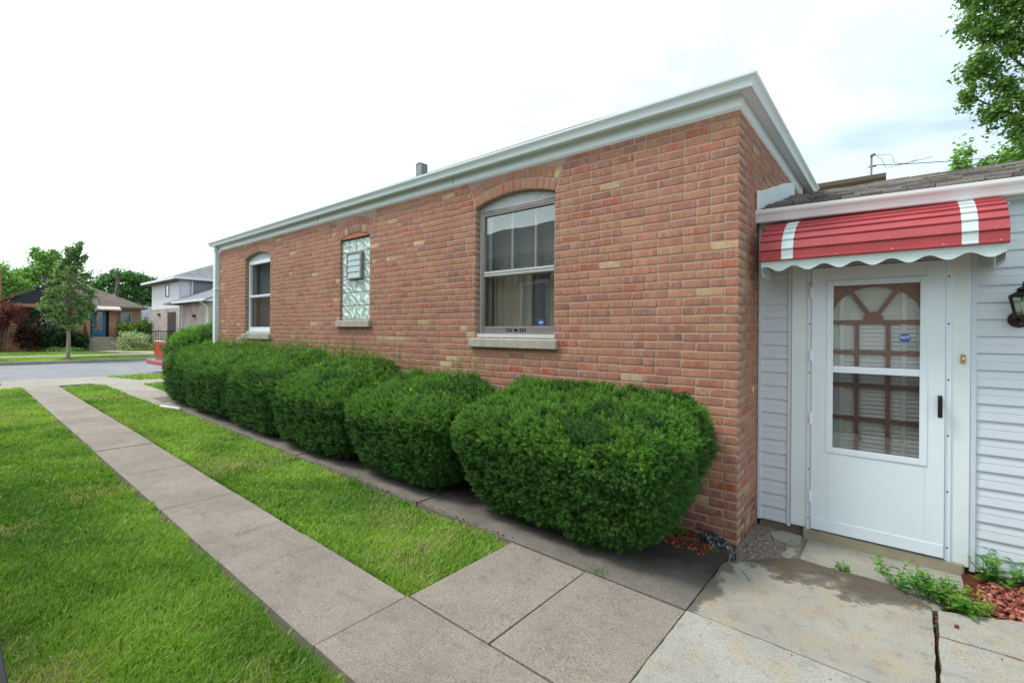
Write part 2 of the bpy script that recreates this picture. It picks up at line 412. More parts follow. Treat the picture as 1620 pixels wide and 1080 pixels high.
# far pavement and the bungalow's front walk
tag(MB().box(-30.1, -28.9, -60, 60, .15, .29).build('far_pavement', PUBC), None, kind='structure')
tag(MB().prism([(-28.9, 4.2), (-28.9, 5.8), (-31.0, 4.6), (-34.6, 3.3), (-34.6, 1.9), (-31.5, 2.6)], 'z', .15, .300).map(lambda x, y, z: (x, y, z + max(0, (-x - 29) * .004))).build('far_path', PUBC), None, kind='structure')
# the beds
tag(MB().box(-.35, .38, -.32, .66, -.12, -.045).map(lambda x, y, z: (x, y, z + (.0))).build('dirt_patch', DIRT), None, kind='structure')
tag(MB().box(1.25, 4.2, .0, .75, -.12, -.03).build('mulch_bed', MULCHB), None, kind='structure')

poly_slab('broken_concrete', [(.17, .40), (.30, .36), (.345, .44), (.33, .60), (.20, .61), (.12, .52)], STRIPC, -.034, .03, jag=.008)
poly_slab('broken_concrete', [(.27, .12), (.335, .10), (.345, .25), (.31, .33), (.28, .28)], STRIPC, -.036, .03, jag=.008)
# ------------------------------------------------------------------ grass
CAMXY = (.916, -3.7458)
def grass(name, rect, dens, hr, seed, label=None, hole=None, far=False, wmul=1.0):
    rg = np.random.default_rng(seed); x0, x1, y0, y1 = rect
    n = int((x1 - x0) * (y1 - y0) * dens)
    x = rg.uniform(x0, x1, n); y = rg.uniform(y0, y1, n)
    d = np.hypot(x - CAMXY[0], y - CAMXY[1])
    if not far:
        k = rg.random(n) < np.clip(2.6 / d, .16, 1); x, y, d = x[k], y[k], d[k]
    cl = fbm(x, y, 2.2, seed); cl2 = fbm(x + 9, y, 6.0, seed + 1)
    k = rg.random(len(x)) < np.clip(.35 + 1.4 * cl2, 0, 1); x, y, d, cl, cl2 = x[k], y[k], d[k], cl[k], cl2[k]
    if hole is not None:
        k = hole(x, y); x, y, d, cl, cl2 = x[k], y[k], d[k], cl[k], cl2[k]
    n = len(x)
    h = rg.uniform(*hr, n) * (.42 + .75 * cl2); w = .0026 * np.clip(d / 2.6, 1, 7) * wmul * rg.uniform(.7, 1.3, n)
    az = rg.uniform(0, 2 * np.pi, n); lean = rg.uniform(.15, 1.2, n) * h
    swirl = fbm(x, y, 1.1, seed + 3) * 6.3; az = np.where(rg.random(n) < .25, swirl + rg.normal(0, .5, n), az)
    dx, dy = np.cos(az), np.sin(az); fa = az + rg.uniform(.9, 2.2, n); wx, wy = np.cos(fa) * w, np.sin(fa) * w
    z = (np.where(x > -14, zga(x), .25) - .05 + .025 * np.clip(-x / 14, 0, 1)) if not far else np.where(x < -25, .225 + .008 * np.clip(-x - 26, 0, 9), .215)
    P = lambda px, py, pz: np.stack([px, py, pz], -1)
    V = np.stack([P(x - wx, y - wy, z - .01), P(x + wx, y + wy, z - .01),
                  P(x + dx * lean * .4 - wx * .8, y + dy * lean * .4 - wy * .8, z + h * .55), P(x + dx * lean * .4 + wx * .8, y + dy * lean * .4 + wy * .8, z + h * .62),
                  P(x + dx * lean, y + dy * lean, z + h)], 1)
    F = np.array([[0, 1, 3], [0, 3, 2], [2, 3, 4]])
    F = (np.arange(n)[:, None, None] * 5 + F[None]).reshape(-1, 3)
    a = np.array(lin(142, 178, 70)[:3]); b = np.array(lin(176, 204, 92)[:3]); c = np.array(lin(102, 146, 56)[:3]); s = np.array(lin(206, 194, 140)[:3])
    t = np.clip((fbm(x + 4, y + 2, .9, seed + 6) - .5) * 1.8 + cl + rg.normal(0, .22, n), 0, 1)[:, None]
    colr = np.where(t < .5, c + (a - c) * t * 2, a + (b - a) * (t * 2 - 1))
    dry = (rg.random(n) < np.clip(.05 + 2.0 * np.clip(fbm(x, y, 1.7, seed + 8) - .58, 0, 1), 0, .8))[:, None]
    colr = np.where(dry, s * rg.uniform(.6, 1.1, (n, 1)), colr * rg.uniform(.75, 1.15, (n, 1)))
    o = np_mesh(name, V.reshape(-1, 3), F, GRASSM, None, np.repeat(colr, 5, 0))
    return tag(o, label, 'grass', None, 'stuff')
grass('lawn_grass', (-13.9, -.2, -3.95, -2.575), 26000, (.028, .070), 1, 'mown lawn between the black fence and the long concrete walk',
      hole=lambda x, y: (y < -2.612 + .008 * np.sin(x * 9)) )
grass('lawn_grass', (-13.6, -1.285, -2.02, -1.04), 26000, (.026, .066), 2, 'strip of lawn between the concrete walk and the trimmed shrubs',
      hole=lambda x, y: (y > -1.985) & (x < -1.30) & (y < -1.085) & ((x > -9.1) | (y < -1.2 - .018 * (-x - 9))))
grass('lawn_grass', (-13.35, -10.6, -.62, 5.0), 6000, (.03, .07), 3, 'small patch of front lawn beyond the shrubs', hole=lambda x, y: y > -.60)
grass('lawn_grass', (-16.12, -14.28, -.85, 14), 1800, (.04, .08), 4, 'narrow parkway grass strip beside the near kerb', far=True, wmul=2.0, hole=lambda x, y: y > -.42 + (x + 14.25) * .235)
grass('lawn_grass', (-16.0, -14.93, -14, -2.9), 1500, (.04, .08), 41, 'parkway grass strip left of the walk by the street', far=True, wmul=2.5)
grass('lawn_grass', (-28.9, -25.93, -9, 16), 1400, (.02, .045), 5, 'parkway grass along the far kerb', far=True, wmul=2.5)
grass('lawn_grass', (-35.5, -30.1, -9, 16), 1000, (.03, .06), 6, 'front lawn of the bungalow across the street', far=True, wmul=2.5, hole=lambda x, y: ~((y > 1.6) & (y < 5 - (x + 35) * -.2)))
# edge tufts hanging over the walk
def tufts(name, pts, seed, n=60, r=.035, h=(.04, .10), label=None):
    rg = np.random.default_rng(seed); xs_, ys_, zs_ = [], [], []
    for (x, y, z) in pts:
        xs_.append(x + rg.normal(0, r, n)); ys_.append(y + rg.normal(0, r, n)); zs_.append(np.full(n, z))
    x, y, z = map(np.concatenate, (xs_, ys_, zs_)); n = len(x); hh = rg.uniform(*h, n); az = rg.uniform(0, 6.28, n); w = .002
    dx, dy = np.cos(az) * hh * .6, np.sin(az) * hh * .6; wx, wy = -np.sin(az) * w, np.cos(az) * w
    V = np.stack([np.stack([x - wx, y - wy, z], -1), np.stack([x + wx, y + wy, z], -1), np.stack([x + dx, y + dy, z + hh], -1)], 1).reshape(-1, 3)
    c = np.array(lin(104, 150, 58)[:3]) * rg.uniform(.6, 1.2, (n, 1))
    return np_mesh(name, V, np.arange(n * 3).reshape(-1, 3), GRASSM, None, np.repeat(c, 3, 0))
tag(tufts('grass_tuft', [(-.574, -1.03, -.01)], 3, 70, .03, (.03, .09)), 'small grass tuft growing in the joint between two slabs and the house walk', 'grass tuft')
# ------------------------------------------------------------------ the brick house
HL = -10.168; DEP = 6.6; ZF = 3.233; ZS = 3.327
house = thing('brick_house', (-5, 0, 0), 'flat-eaved orange brick house with white gutters and arched windows behind the trimmed shrubs', 'house')
W1 = dict(x0=-2.695, x1=-1.637, z0=1.498, sp=2.921, rise=.09)
W3 = dict(x0=-8.859, x1=-7.774, z0=1.498, sp=2.925, rise=.09)
WG = dict(x0=-5.457, x1=-4.703, z0=1.717, sp=2.885, rise=.075)
for w in (W1, W3, WG):
    h = (w['x1'] - w['x0']) / 2; w['xc'] = (w['x0'] + w['x1']) / 2
    w['R'] = (h * h + w['rise'] ** 2) / (2 * w['rise']); w['zc'] = w['sp'] + w['rise'] - w['R']; w['ang'] = math.asin(h / w['R'])
    w['sill'] = (w['x0'] - .06, w['x1'] + .045, w['z0'] - .101, w['z0'])
def forbid(z0, z1):
    out = []
    for w in (W1, W3, WG):
        s = w['sill']
        zm = (z0 + z1) / 2
        if s[2] - .005 < zm < s[3] + .01: out.append((s[0] - .004, s[1] + .004, 0))
        elif w['z0'] < zm <= w['sp'] + .01: out.append((w['x0'], w['x1'], 1))
        elif zm > w['sp']:
            hw = (zm - w['zc']) * math.tan(w['ang']) + .012
            out.append((w['xc'] - hw, w['xc'] + hw, 0))
    return sorted(out)
PAL = [(176, 122, 102, .32), (170, 114, 98, .23), (164, 112, 104, .16), (180, 134, 104, .13), (182, 104, 86, .08), (146, 106, 100, .05), (206, 182, 142, .035), (178, 88, 70, .03)]
_old = [(178, 124, 98, .30), (170, 114, 92, .22), (164, 112, 98, .14), (182, 132, 98, .14), (184, 112, 88, .09), (150, 108, 98, .05), (208, 182, 144, .025), (184, 92, 72, .03)]
pw = np.array([p[3] for p in PAL]); pw = pw / pw.sum()
rgb = np.random.default_rng(11)
def brick_col():
    p = PAL[rgb.choice(len(PAL), p=pw)]
    c = np.array(lin(*p[:3])[:3]) * rgb.uniform(.9, 1.1)
    return (c[0], c[1], c[2], rgb.random())
class Bricks:
    def __init__(s): s.V = []; s.F = []; s.C = []
    def add(s, P, col):          # P: 12 pts  back4, mid4, front4
        i = len(s.V) ; s.V += P
        f = [(8, 9, 10, 11)] + [(4 + k, 4 + (k + 1) % 4, 8 + (k + 1) % 4, 8 + k) for k in range(4)] + [(k, (k + 1) % 4, 4 + (k + 1) % 4, 4 + k) for k in range(4)]
        s.F += [tuple(i + q for q in ff) for ff in f]; s.C += [col] * 12
    def front(s, x0, x1, z0, z1, depth=.03):   # on the plane y=0 facing -y
        j = lambda a=.0022: rgb.uniform(-a, a)
        o = rgb.uniform(-.0018, .0012) - .0006; c = .0075
        b = [(x0 + j(), z0 + j()), (x1 + j(), z0 + j()), (x1 + j(), z1 + j()), (x0 + j(), z1 + j())]
        i = [(b[0][0] + c, b[0][1] + c), (b[1][0] - c, b[1][1] + c), (b[2][0] - c, b[2][1] - c), (b[3][0] + c, b[3][1] - c)]
        s.add([(x, depth, z) for x, z in b] + [(x, o + .0007, z) for x, z in b] + [(x, o, z) for x, z in i], brick_col())
    def end(s, y0, y1, z0, z1, depth=.03):     # on the plane x=0 facing +x
        j = lambda a=.0022: rgb.uniform(-a, a)
        o = rgb.uniform(-.0012, .0018) + .0006; c = .0075
        b = [(y0 + j(), z0 + j()), (y1 + j(), z0 + j()), (y1 + j(), z1 + j()), (y0 + j(), z1 + j())]
        i = [(b[0][0] + c, b[0][1] + c), (b[1][0] - c, b[1][1] + c), (b[2][0] - c, b[2][1] - c), (b[3][0] + c, b[3][1] - c)]
        s.add([(-depth, y, z) for y, z in b] + [(o - .0007, y, z) for y, z in b] + [(o, y, z) for y, z in i], brick_col())
    def rad(s, w, a0, a1, r0, r1):
        o = rgb.uniform(-.0018, .0012) - .0006; c = .0075
        P = lambda a, r: (w['xc'] + r * math.sin(a), w['zc'] + r * math.cos(a))
        b = [P(a0, r0), P(a1, r0), P(a1, r1), P(a0, r1)]; e = c / r0
        i = [P(a0 + e, r0 + c), P(a1 - e, r0 + c), P(a1 - e, r1 - c), P(a0 + e, r1 - c)]
        s.add([(x, .10, z) for x, z in b] + [(x, o + .0007, z) for x, z in b] + [(x, o, z) for x, z in i], brick_col())
BK = Bricks(); PITCH = .0696; J = .0105
row = 0; ztop = ZF - .004
while True:
    z1 = ztop - row * PITCH; z0 = z1 - (PITCH - J)
    if z0 < -.12: break
    # front courses, laid from the corner to the left
    segs = []; x = 0.003; cuts = forbid(z0, z1)
    edges = []; right = 0.003
    for (a, b_, fl) in reversed(cuts):
        edges.append((b_, right, fl, 'L')); right = a
    edges.append((HL, right, 0, ''))
    x_lay = []; p = 0.003; k = 0; header_row = (row % 6 == 3)
    while p > HL:
        L = (.2 if row % 2 == 0 else .095) if k == 0 else (.2 if rgb.random() > .13 else .095)
        if k and header_row and rgb.random() < .3: L = .095
        L *= 1 if k == 0 else rgb.uniform(.97, 1.03)
        x_lay.append((p - L, p)); p -= L + J; k += 1
    for (sa, sb, fl, side) in edges:
        for (a, b_) in x_lay:
            a2, b2 = max(a, sa + (.0 if sa != HL else 0)), min(b_, sb)
            if b2 - a2 < .02: continue
            at_edge = (abs(a2 - sa) < .11 or abs(b2 - sb) < .11)
            if abs(a2 - sa) < .03 and a2 != sa: a2 = sa
            dep = .11 if at_edge else .03
            if b_ > 0: dep = .095 if row % 2 == 0 else .2
            BK.front(a2, b2, z0, z1, dep)
    p = (.095 if row % 2 == 0 else .2) + J
    while p < 3.2:
        L = .2 if rgb.random() > .3 else .095
        BK.end(p, p + L, z0, z1); p += L + J
    row += 1
for w in (W1, W3, WG):
    for rr in range(2):
        r0 = w['R'] + .004 + rr * .1125; r1 = r0 + .103; n = max(9, int(2 * w['ang'] * r0 / .068)); st = 2 * w['ang'] / n
        for k in range(n):
            a0 = -w['ang'] + k * st
            top = w['zc'] + r0 * math.cos(a0 + st / 2)
            r1k = min(r1, (ZF - .003 - w['zc']) / math.cos(a0 + st / 2))
            if r1k - r0 > .02: BK.rad(w, a0 + .0055 / r0 , a0 + st - .0055 / r0, r0, r1k)
F = np.array(BK.F); bw = np_mesh('brick_wall', np.array(BK.V), F, BRICK, house, np.array(BK.C))
ea = bw.data.attributes.new('edge', 'FLOAT', 'POINT'); ea.data.foreach_set('value', np.tile(np.repeat([0., 0., 1.], 4), len(BK.V) // 12).astype(np.float32))
# mortar core with window recesses
mc = MB(); ym = .0012
def mrect(x0, x1, z0, z1): mc.quad((x0, ym, z0), (x1, ym, z0), (x1, ym, z1), (x0, ym, z1))
xs_ = [HL]
for w in (W3, WG, W1): xs_ += [w['x0'] , w['x1']]
xs_.append(-.0012)
for a, b_ in zip(xs_[0::2], xs_[1::2]): mrect(a, b_, -.3, ZF + .02)
for w in (W3, WG, W1):
    mrect(w['x0'], w['x1'], -.3, w['z0'])
    n = 14
    arc = [(w['xc'] + w['R'] * math.sin(-w['ang'] + 2 * w['ang'] * k / n), w['zc'] + w['R'] * math.cos(-w['ang'] + 2 * w['ang'] * k / n)) for k in range(n + 1)]
    for (xa, za), (xb, zb) in zip(arc, arc[1:]):
        mc.quad((xa, ym, za), (xb, ym, zb), (xb, ym, ZF + .02), (xa, ym, ZF + .02)); mc.quad((xa, ym, za), (xa, .2, za), (xb, .2, zb), (xb, ym, zb))
    for x in (w['x0'] - .002, w['x1'] + .002): mc.quad((x, ym, w['z0']), (x, .2, w['z0']), (x, .2, w['sp']), (x, ym, w['sp']))
    mc.quad((w['x0'], ym, w['z0']), (w['x1'], ym, w['z0']), (w['x1'], .2, w['z0']), (w['x0'], .2, w['z0']))
mc.quad((-.0012, .0, -.3), (-.0012, DEP, -.3), (-.0012, DEP, ZF + .02), (-.0012, .0, ZF + .02))
mc.quad((HL, ym, -.3), (HL, DEP, -.3), (HL, DEP, ZF + .02), (HL, ym, ZF + .02))
mc.quad((HL, DEP, -.3), (-.005, DEP, -.3), (-.005, DEP, ZF + .02), (HL, DEP, ZF + .02))
mc.build('mortar', MORTAR, bw)
# eaves: fascia, soffit, gutter swept round the corner
def sweep(name, prof, path, m, parent, bevel=0):
    """prof (o,z): o = offset outwards; path = list of (x, y, nx, ny) with mitred normals"""
    b = MB()
    for (p, q) in zip(path, path[1:]):
        for (o0, z0), (o1, z1) in zip(prof, prof[1:]):
            b.quad((p[0] + p[2] * o0, p[1] + p[3] * o0, z0), (q[0] + q[2] * o0, q[1] + q[3] * o0, z0), (q[0] + q[2] * o1, q[1] + q[3] * o1, z1), (p[0] + p[2] * o1, p[1] + p[3] * o1, z1))
    for e in (path[0], path[-1]):
        b.quad(*[(e[0] + e[2] * o, e[1] + e[3] * o, z) for o, z in prof])
    return b.build(name, m, parent, bevel)
path = [(HL - .3, 0, 0, -1), (0, 0, 1, -1), (0, 3.28, 1, 0)]
pathf = [(HL, 0, 0, -1), (0, 0, 1, -1), (0, 2.86, 1, 0)]
sweep('fascia', [(.0, ZF - .02), (.016, ZF), (.018, ZF + .012), (.014, ZF + .014), (.014, ZS)], pathf, WHITE, house)
sweep('soffit', [(.0, ZS + .02), (.0, ZS + .002), (.094, ZS + .002), (.094, ZS + .02)], path, WHITE, house)
sweep('gutter', [(.09, ZS + .03), (.09, ZS - .006), (.1, ZS - .010), (.104, ZS - .002), (.106, ZS + .014), (.112, ZS + .034), (.123, ZS + .05), (.131, ZS + .058), (.134, ZS + .066), (.134, ZS + .083), (.122, ZS + .083), (.120, ZS + .06)], path, WHITE, house)
for x in (-3.05, -6.1): MB().box(x, x + .004, -.0165, -.012, ZF + .013, ZS - .002).build('fascia_joint', SHADOWGAP, house)
# low hipped roof
def hip(b, x0, x1, y0, y1, z, rise, ov=0, th=.05):
    h = min(x1 - x0, y1 - y0) / 2
    if x1 - x0 >= y1 - y0: r0, r1 = (x0 + h, (y0 + y1) / 2, z + rise), (x1 - h, (y0 + y1) / 2, z + rise)
    else: r0, r1 = ((x0 + x1) / 2, y0 + h, z + rise), ((x0 + x1) / 2, y1 - h, z + rise)
    a, b_, c, d = (x0, y0, z), (x1, y0, z), (x1, y1, z), (x0, y1, z)
    if x1 - x0 >= y1 - y0:
        b.quad(a, b_, r1, r0); b.quad(c, d, r0, r1); b.quad(b_, c, r1); b.quad(d, a, r0)
    else:
        b.quad(b_, c, r1, r0); b.quad(d, a, r0, r1); b.quad(a, b_, r0); b.quad(c, d, r1)
    lo = [(p[0], p[1], z - th) for p in (a, b_, c, d)]
    for k, (p, q) in enumerate(((a, b_), (b_, c), (c, d), (d, a))): b.quad(p, q, lo[(k + 1) % 4], lo[k])
    b.quad(*lo); return b
roof = hip(MB(), HL - .28, .115, -.115, 6.72, ZS + .07, 1.79, th=.03).build('roof', ROOFDK, house)
vp = MB().box(-5.50, -5.345, 1.42, 1.56, 3.9, 4.405).prism([(-5.505, 4.405), (-5.34, 4.405), (-5.36, 4.43), (-5.42, 4.445), (-5.48, 4.43)], 'y', 1.415, 1.565)
vp.build('vent_pipe', simple('galvanised_vent', lin(150, 152, 158), .6, .1, 12), roof, .006)
ds = MB().box(HL - .165, HL - .035, -.075, .02, zg(HL), 3.2).box(HL - .15, HL - .05, -.085, .01, 3.2, ZS)
ds.build('downspout', WHITE, house, .012)
for z in (.9, 2.4): MB().box(HL - .175, HL - .01, -.08, .02, z, z + .03).build('downspout_strap', WHITE, house, .003)
# white metal flashing board where the porch roof meets the end wall
PR = lambda y: 2.585 + .296 * (y - .5)
fl = MB().prism([(.50, PR(.5) - .02), (.50, 2.735), (.60, 2.752), (.75, 2.80), (.9, 2.842), (1.1, 2.91), (1.3, 2.965), (1.6, 3.065), (2.2, 3.225), (2.2, PR(2.2) - .1)], 'x', .008, .026)
fl.build('wall_flashing', simple('white_patched_flashing', lin(228, 232, 234), .6, .04, 9, .5, 60), house, .004)
# sills
for w in (W1, W3, WG):
    s = w['sill']
    o = MB().prism([(-.045, s[2]), (-.045, s[3] - .012), (.12, s[3] + .004), (.12, s[2])], 'x', s[0], s[1]).build('window_sill', STONE, house, .006)
    w['sillo'] = o

def text_mesh(name, s, m, parent, loc, size, ext=.0006):
    cu = bpy.data.curves.new('tmp_text', 'FONT'); cu.body = s; cu.size = size; cu.align_x = 'CENTER'; cu.align_y = 'CENTER'; cu.extrude = ext; cu.offset = size * .012
    to = bpy.data.objects.new('tmp_text', cu); COL.objects.link(to); bpy.context.view_layer.update()
    me = bpy.data.meshes.new_from_object(to.evaluated_get(bpy.context.evaluated_depsgraph_get()))
    bpy.data.objects.remove(to); 
    o = bpy.data.objects.new(name, me); COL.objects.link(o)
    V = [Vector((v.co.x + loc[0], loc[1] - v.co.z, v.co.y + loc[2])) for v in me.vertices]; r = Vector(rootloc(parent))
    for v, q in zip(me.vertices, V): v.co = q - r
    me.materials.clear(); me.materials.append(m); me.update(); o.parent = parent; return o
def sticker(parent, x, y, z, r):
    pts = [(x + r * math.cos(R(22.5 + 45 * k)), z + r * math.sin(R(22.5 + 45 * k))) for k in range(8)]
    st = MB().prism(pts, 'y', y - .0015, y).build('sticker', BLUE, parent)
    return st
def curtain(name, x0, x1, y, z0, z1, m, parent, waves=7, amp=.012):
    b = MB(); n = waves * 8
    for k in range(n):
        a, c = x0 + (x1 - x0) * k / n, x0 + (x1 - x0) * (k + 1) / n
        ya, yc = y + amp * math.sin(k / n * waves * 6.283), y + amp * math.sin((k + 1) / n * waves * 6.283)
        b.quad((a, ya, z0), (c, yc, z0), (c, yc, z1), (a, ya, z1))
    return b.build(name, m, parent, smooth=True)
def arch_z(w, x): return w['zc'] + math.sqrt(max(0, w['R'] ** 2 - (x - w['xc']) ** 2))
def double_hung(w, big):
    x0, x1, z0 = w['x0'], w['x1'], w['z0']; top = w['sp'] - .035 if big else w['sp'] - .05
    fx0, fx1 = (x0 + .045, x1 - .012) if big else (x0 + .035, x1 - .03); fz0 = z0 + .045
    fr = ALU if big else WHITE
    zm0, zm1 = (2.160, 2.218) if big else (2.18, 2.225)
    f = MB()
    f.box(fx0, fx0 + .035, .055, .115, fz0, top).box(fx1 - .035, fx1, .055, .115, fz0, top)
    f.box(fx0 + .035, fx1 - .035, .055, .115, top - .065, top)
    f.box(fx0 + .035, fx1 - .035, .06, .115, fz0, fz0 + .075)
    if big:
        for k in range(3): f.box(fx0 + .002, fx1 - .002, .047, .0545, top - .046 + k * .0155, top - .036 + k * .0155)
    o = f.build('window', fr, house, .003)
    MB().box(fx0 + .0355, fx1 - .0355, .058, .1, zm0, zm1).box(fx0 + .0355, fx1 - .0355, .052, .0575, zm0 + .008, zm0 + .016).box(fx0 + .0355, fx1 - .0355, .052, .0575, zm1 - .022, zm1 - .012).build('meeting_rail', WHITE if not big else simple('bright_aluminium', lin(205, 204, 202), .3, .05, 8, metal=.4), o, .002)
    # painted brick mould around the recess + arched head filler
    t = MB(); n = 16
    t.box(x0 + .002, fx0 - .001, .075, .13, z0 + .006, w['sp'] - .01).box(fx1 + .001, x1 - .002, .075, .13, z0 + .006, w['sp'] - .01)
    t.box(x0 + .002, x1 - .002, .02, .13, z0 + .005, fz0 - .002)
    for k in range(n):
        xa, xb = x0 + .004 + (x1 - x0 - .008) * k / n, x0 + .004 + (x1 - x0 - .008) * (k + 1) / n
        za, zb = arch_z(w, xa) - .004, arch_z(w, xb) - .004
        t.quad((xa, .072, top + .001), (xb, .072, top + .001), (xb, .072, zb), (xa, .072, za)); t.quad((xa, .072, top + .001), (xb, .072, top + .001), (xb, .13, top + .001), (xa, .13, top + .001))
    t.build('painted_trim', CHALK, o, .0)
    MB().box(fx0 + .036, fx1 - .036, .0795, .0825, zm1 + .001, top - .066).build('upper_glass', GLASS, o)
    MB().box(fx0 + .036, fx1 - .036, .0755, .0785, fz0 + .076, zm0 - .001).build('lower_glass', SCREEN if big else GLASSD, o)
    # inner wooden sash
    s = MB(); ix0, ix1 = fx0 + .05, fx1 - .05
    s.box(ix0 - .03, ix0, .14, .18, fz0 + .02, top - .02).box(ix1, ix1 + .03, .14, .18, fz0 + .02, top - .02)
    s.box(ix0, ix1, .14, .18, zm0 + .0, zm0 + .045).box(ix0, ix1, .14, .18, fz0 + .02, fz0 + .085)
    if big:
        for q in (.345, .69): s.box(ix0 + (ix1 - ix0) * q - .011, ix0 + (ix1 - ix0) * q + .011, .145, .165, zm0 + .046, top - .03)
        s.box(ix0 + (ix1 - ix0) * .46 - .009, ix0 + (ix1 - ix0) * .46 + .009, .2, .215, fz0 + .086, zm0)
    s.build('inner_sash', CHALK, o, .003)
    r = MB(); a, b_ = x0 + .0, x1 - .0; y0, y1 = .2, 1.5
    r.quad((a, y1, .9), (b_, y1, .9), (b_, y1, 3.05), (a, y1, 3.05))
    for x in (a, b_): r.quad((x, y0, .9), (x, y1, .9), (x, y1, 3.05), (x, y0, 3.05))
    r.quad((a, y0, .9), (b_, y0, .9), (b_, y1, .9), (a, y1, .9)); r.quad((a, y0, 3.05), (b_, y0, 3.05), (b_, y1, 3.05), (a, y1, 3.05))
    r.build('room_interior', DARKROOM, o)
    if big:
        curtain('curtain', x0 + .08, x0 + .62, .225, 1.5, 3.0, CURTAIN, o, 6)
        curtain('curtain', x0 + .62, x0 + .84, .245, 1.5, 3.0, CURTD, o, 2, .01)
        curtain('curtain', x0 + .84, x1 - .02, .225, 1.5, 3.0, CURTAIN, o, 3)
        MB().box(x0 + .05, x1 - .03, .2, .206, zm1 + .0, 3.0).build('dark_pane_sheet', simple('grey_pane_sheet', lin(128, 130, 128), .9, .1, 3), o)  # added grey sheet; dark reflective look of the upper pane put into its colour
        v = MB()
        xm = (fx0 + fx1) / 2
        for k in (-4, -3, -2, 2, 3, 4): v.box(xm - .012 + k * .03 - .006, xm - .012 + k * .03 + .006, .056, .0595, fz0 + .02, fz0 + .056)
        v.prism([(xm - .045, fz0 + .038), (xm - .012, fz0 + .02), (xm + .021, fz0 + .038), (xm - .012, fz0 + .056)], 'y', .0555, .0595)
        v.build('vent_slot', BLACKM, o)
        st = sticker(o, fx1 - .2, .0745, fz0 + .115, .036); text_mesh('sticker_print', 'ADT', PAPER, st, (fx1 - .2, .0722, fz0 + .115), .026)
    else:
        curtain('curtain', x0 + .05, x0 + .62, .24, 1.5, 3.0, CURTD, o, 5)
        curtain('curtain', x0 + .62, x1 - .04, .24, 1.5, 3.0, CURTAIN, o, 6)
    return o
win = double_hung(W1, True); win2 = double_hung(W3, False)
win['label'] = 'large arched sash window with aluminium storm frame nearest the corner'; win2['label'] = 'white framed arched sash window at the far end of the wall'
# glass block window with jalousie vent
gm = NT('glass_block'); gp = gm.pos()
gw = gm.new('ShaderNodeTexWave'); gm.link(gm.mapping(gp, (1, 1, 1), (0, R(52), 0)), gw.inputs[0]); gw.inputs['Scale'].default_value = 2.6; gw.inputs['Distortion'].default_value = 5.5; gw.inputs['Detail'].default_value = 0; gw.inputs['Detail Scale'].default_value = 3.4
gf = gm.ramp(gw.outputs['Fac'], [(.05, 0.0), (.5, .6), (.95, 1.0)])
gm.color(gm.mix(gf, lin(176, 196, 190), lin(222, 236, 231))); gm.set(.16, 0, .8); gm.bump(gw.outputs['Fac'], .42, .03)
GBLOCK = gm.m
g = MB(); x0, x1 = WG['x0'] + .012, WG['x1'] - .012; zz0, zz1 = 1.722, 2.880; bwid, bh = (x1 - x0) / 4, (zz1 - zz0) / 6
for i in range(4):
    for j in range(6):
        if i in (1, 2) and j in (3, 4): continue
        g.box(x0 + i * bwid + .007, x0 + (i + 1) * bwid - .007, .03, .11, zz0 + j * bh + .007, zz0 + (j + 1) * bh - .007)
gb = g.build('glass_block_window', GBLOCK, house, .012, seg=3)
MB().box(WG['x0'], WG['x1'], .034, .115, 1.715, 2.884).build('block_mortar', simple('block_grout', lin(168, 182, 176), .9, .1, 20), gb)
arcp = [(WG['x0'] + .003 + (WG['x1'] - WG['x0'] - .006) * k / 12, arch_z(WG, WG['x0'] + .003 + (WG['x1'] - WG['x0'] - .006) * k / 12) - .006) for k in range(13)]
MB().prism([(WG['x0'] + .003, 2.889), (WG['x1'] - .003, 2.889)] + arcp[::-1], 'y', .004, .1).build('arch_infill', simple('red_infill', lin(186, 116, 90), .9, .15, 20, .6, 60), gb)
jx0, jx1, jz0, jz1 = x0 + bwid - .002, x0 + 3 * bwid + .002, zz0 + 3 * bh, zz0 + 5 * bh
jf = MB().box(jx0, jx0 + .022, -.02, .06, jz0, jz1).box(jx1 - .03, jx1, -.02, .06, jz0, jz1).box(jx0 + .022, jx1 - .03, -.02, .06, jz1 - .025, jz1).box(jx0 + .022, jx1 - .03, -.02, .06, jz0, jz0 + .02)
jv = jf.build('jalousie_vent', ALU, gb, .003)
sl = MB(); n = 4
for k in range(n):
    za = jz0 + .022 + k * (jz1 - jz0 - .05) / n; zb = za + (jz1 - jz0 - .05) / n
    sl.prism([(-.016, za - .004), (-.012, za - .004), (-.001, zb + .002), (-.005, zb + .002)], 'x', jx0 + .0225, jx1 - .0305)
sl.build('louver_blades', simple('frosted_glass', lin(176, 192, 198), .2, .05, 6, spec=.6), gb)
MB().box(jx0 + .022, jx1 - .03, .03, .04, jz0 + .02, jz1 - .025).build('louver_back', simple('frosted_back', lin(120, 132, 136), .5), gb)

# ------------------------------------------------------------------ the siding porch
PY = .651; PX1 = 4.6
porch = thing('enclosed_porch', (2.3, PY, 0), 'enclosed porch clad in pale grey lap siding joined to the end of the brick house', 'porch')
def lap(x0, x1, z0, z1, exp=.1115, off=0.0):
    prof = []; z = z0
    while z < z1 - .01:
        zt = min(z + exp, z1)
        prof += [(PY - .013, z), (PY - .0145, z + .006), (PY - .008, z + (zt - z) * .50), (PY - .0095, z + (zt - z) * .54), (PY - .001, zt - .0005)]
        z = zt
    b = MB()
    for (ya, za), (yb, zb) in zip(prof, prof[1:]): b.quad((x0, ya, za), (x1, ya, za), (x1, yb, zb), (x0, yb, zb))
    return b
s1 = lap(.028, .225, .02, 2.43); s2 = lap(1.315, PX1, -.005, 2.46)
s1.v += []; i = len(s1.v); s1.f += [tuple(i + q for q in f) for f in s2.f]; s1.v += s2.v
s1.build('siding', SIDING, porch)
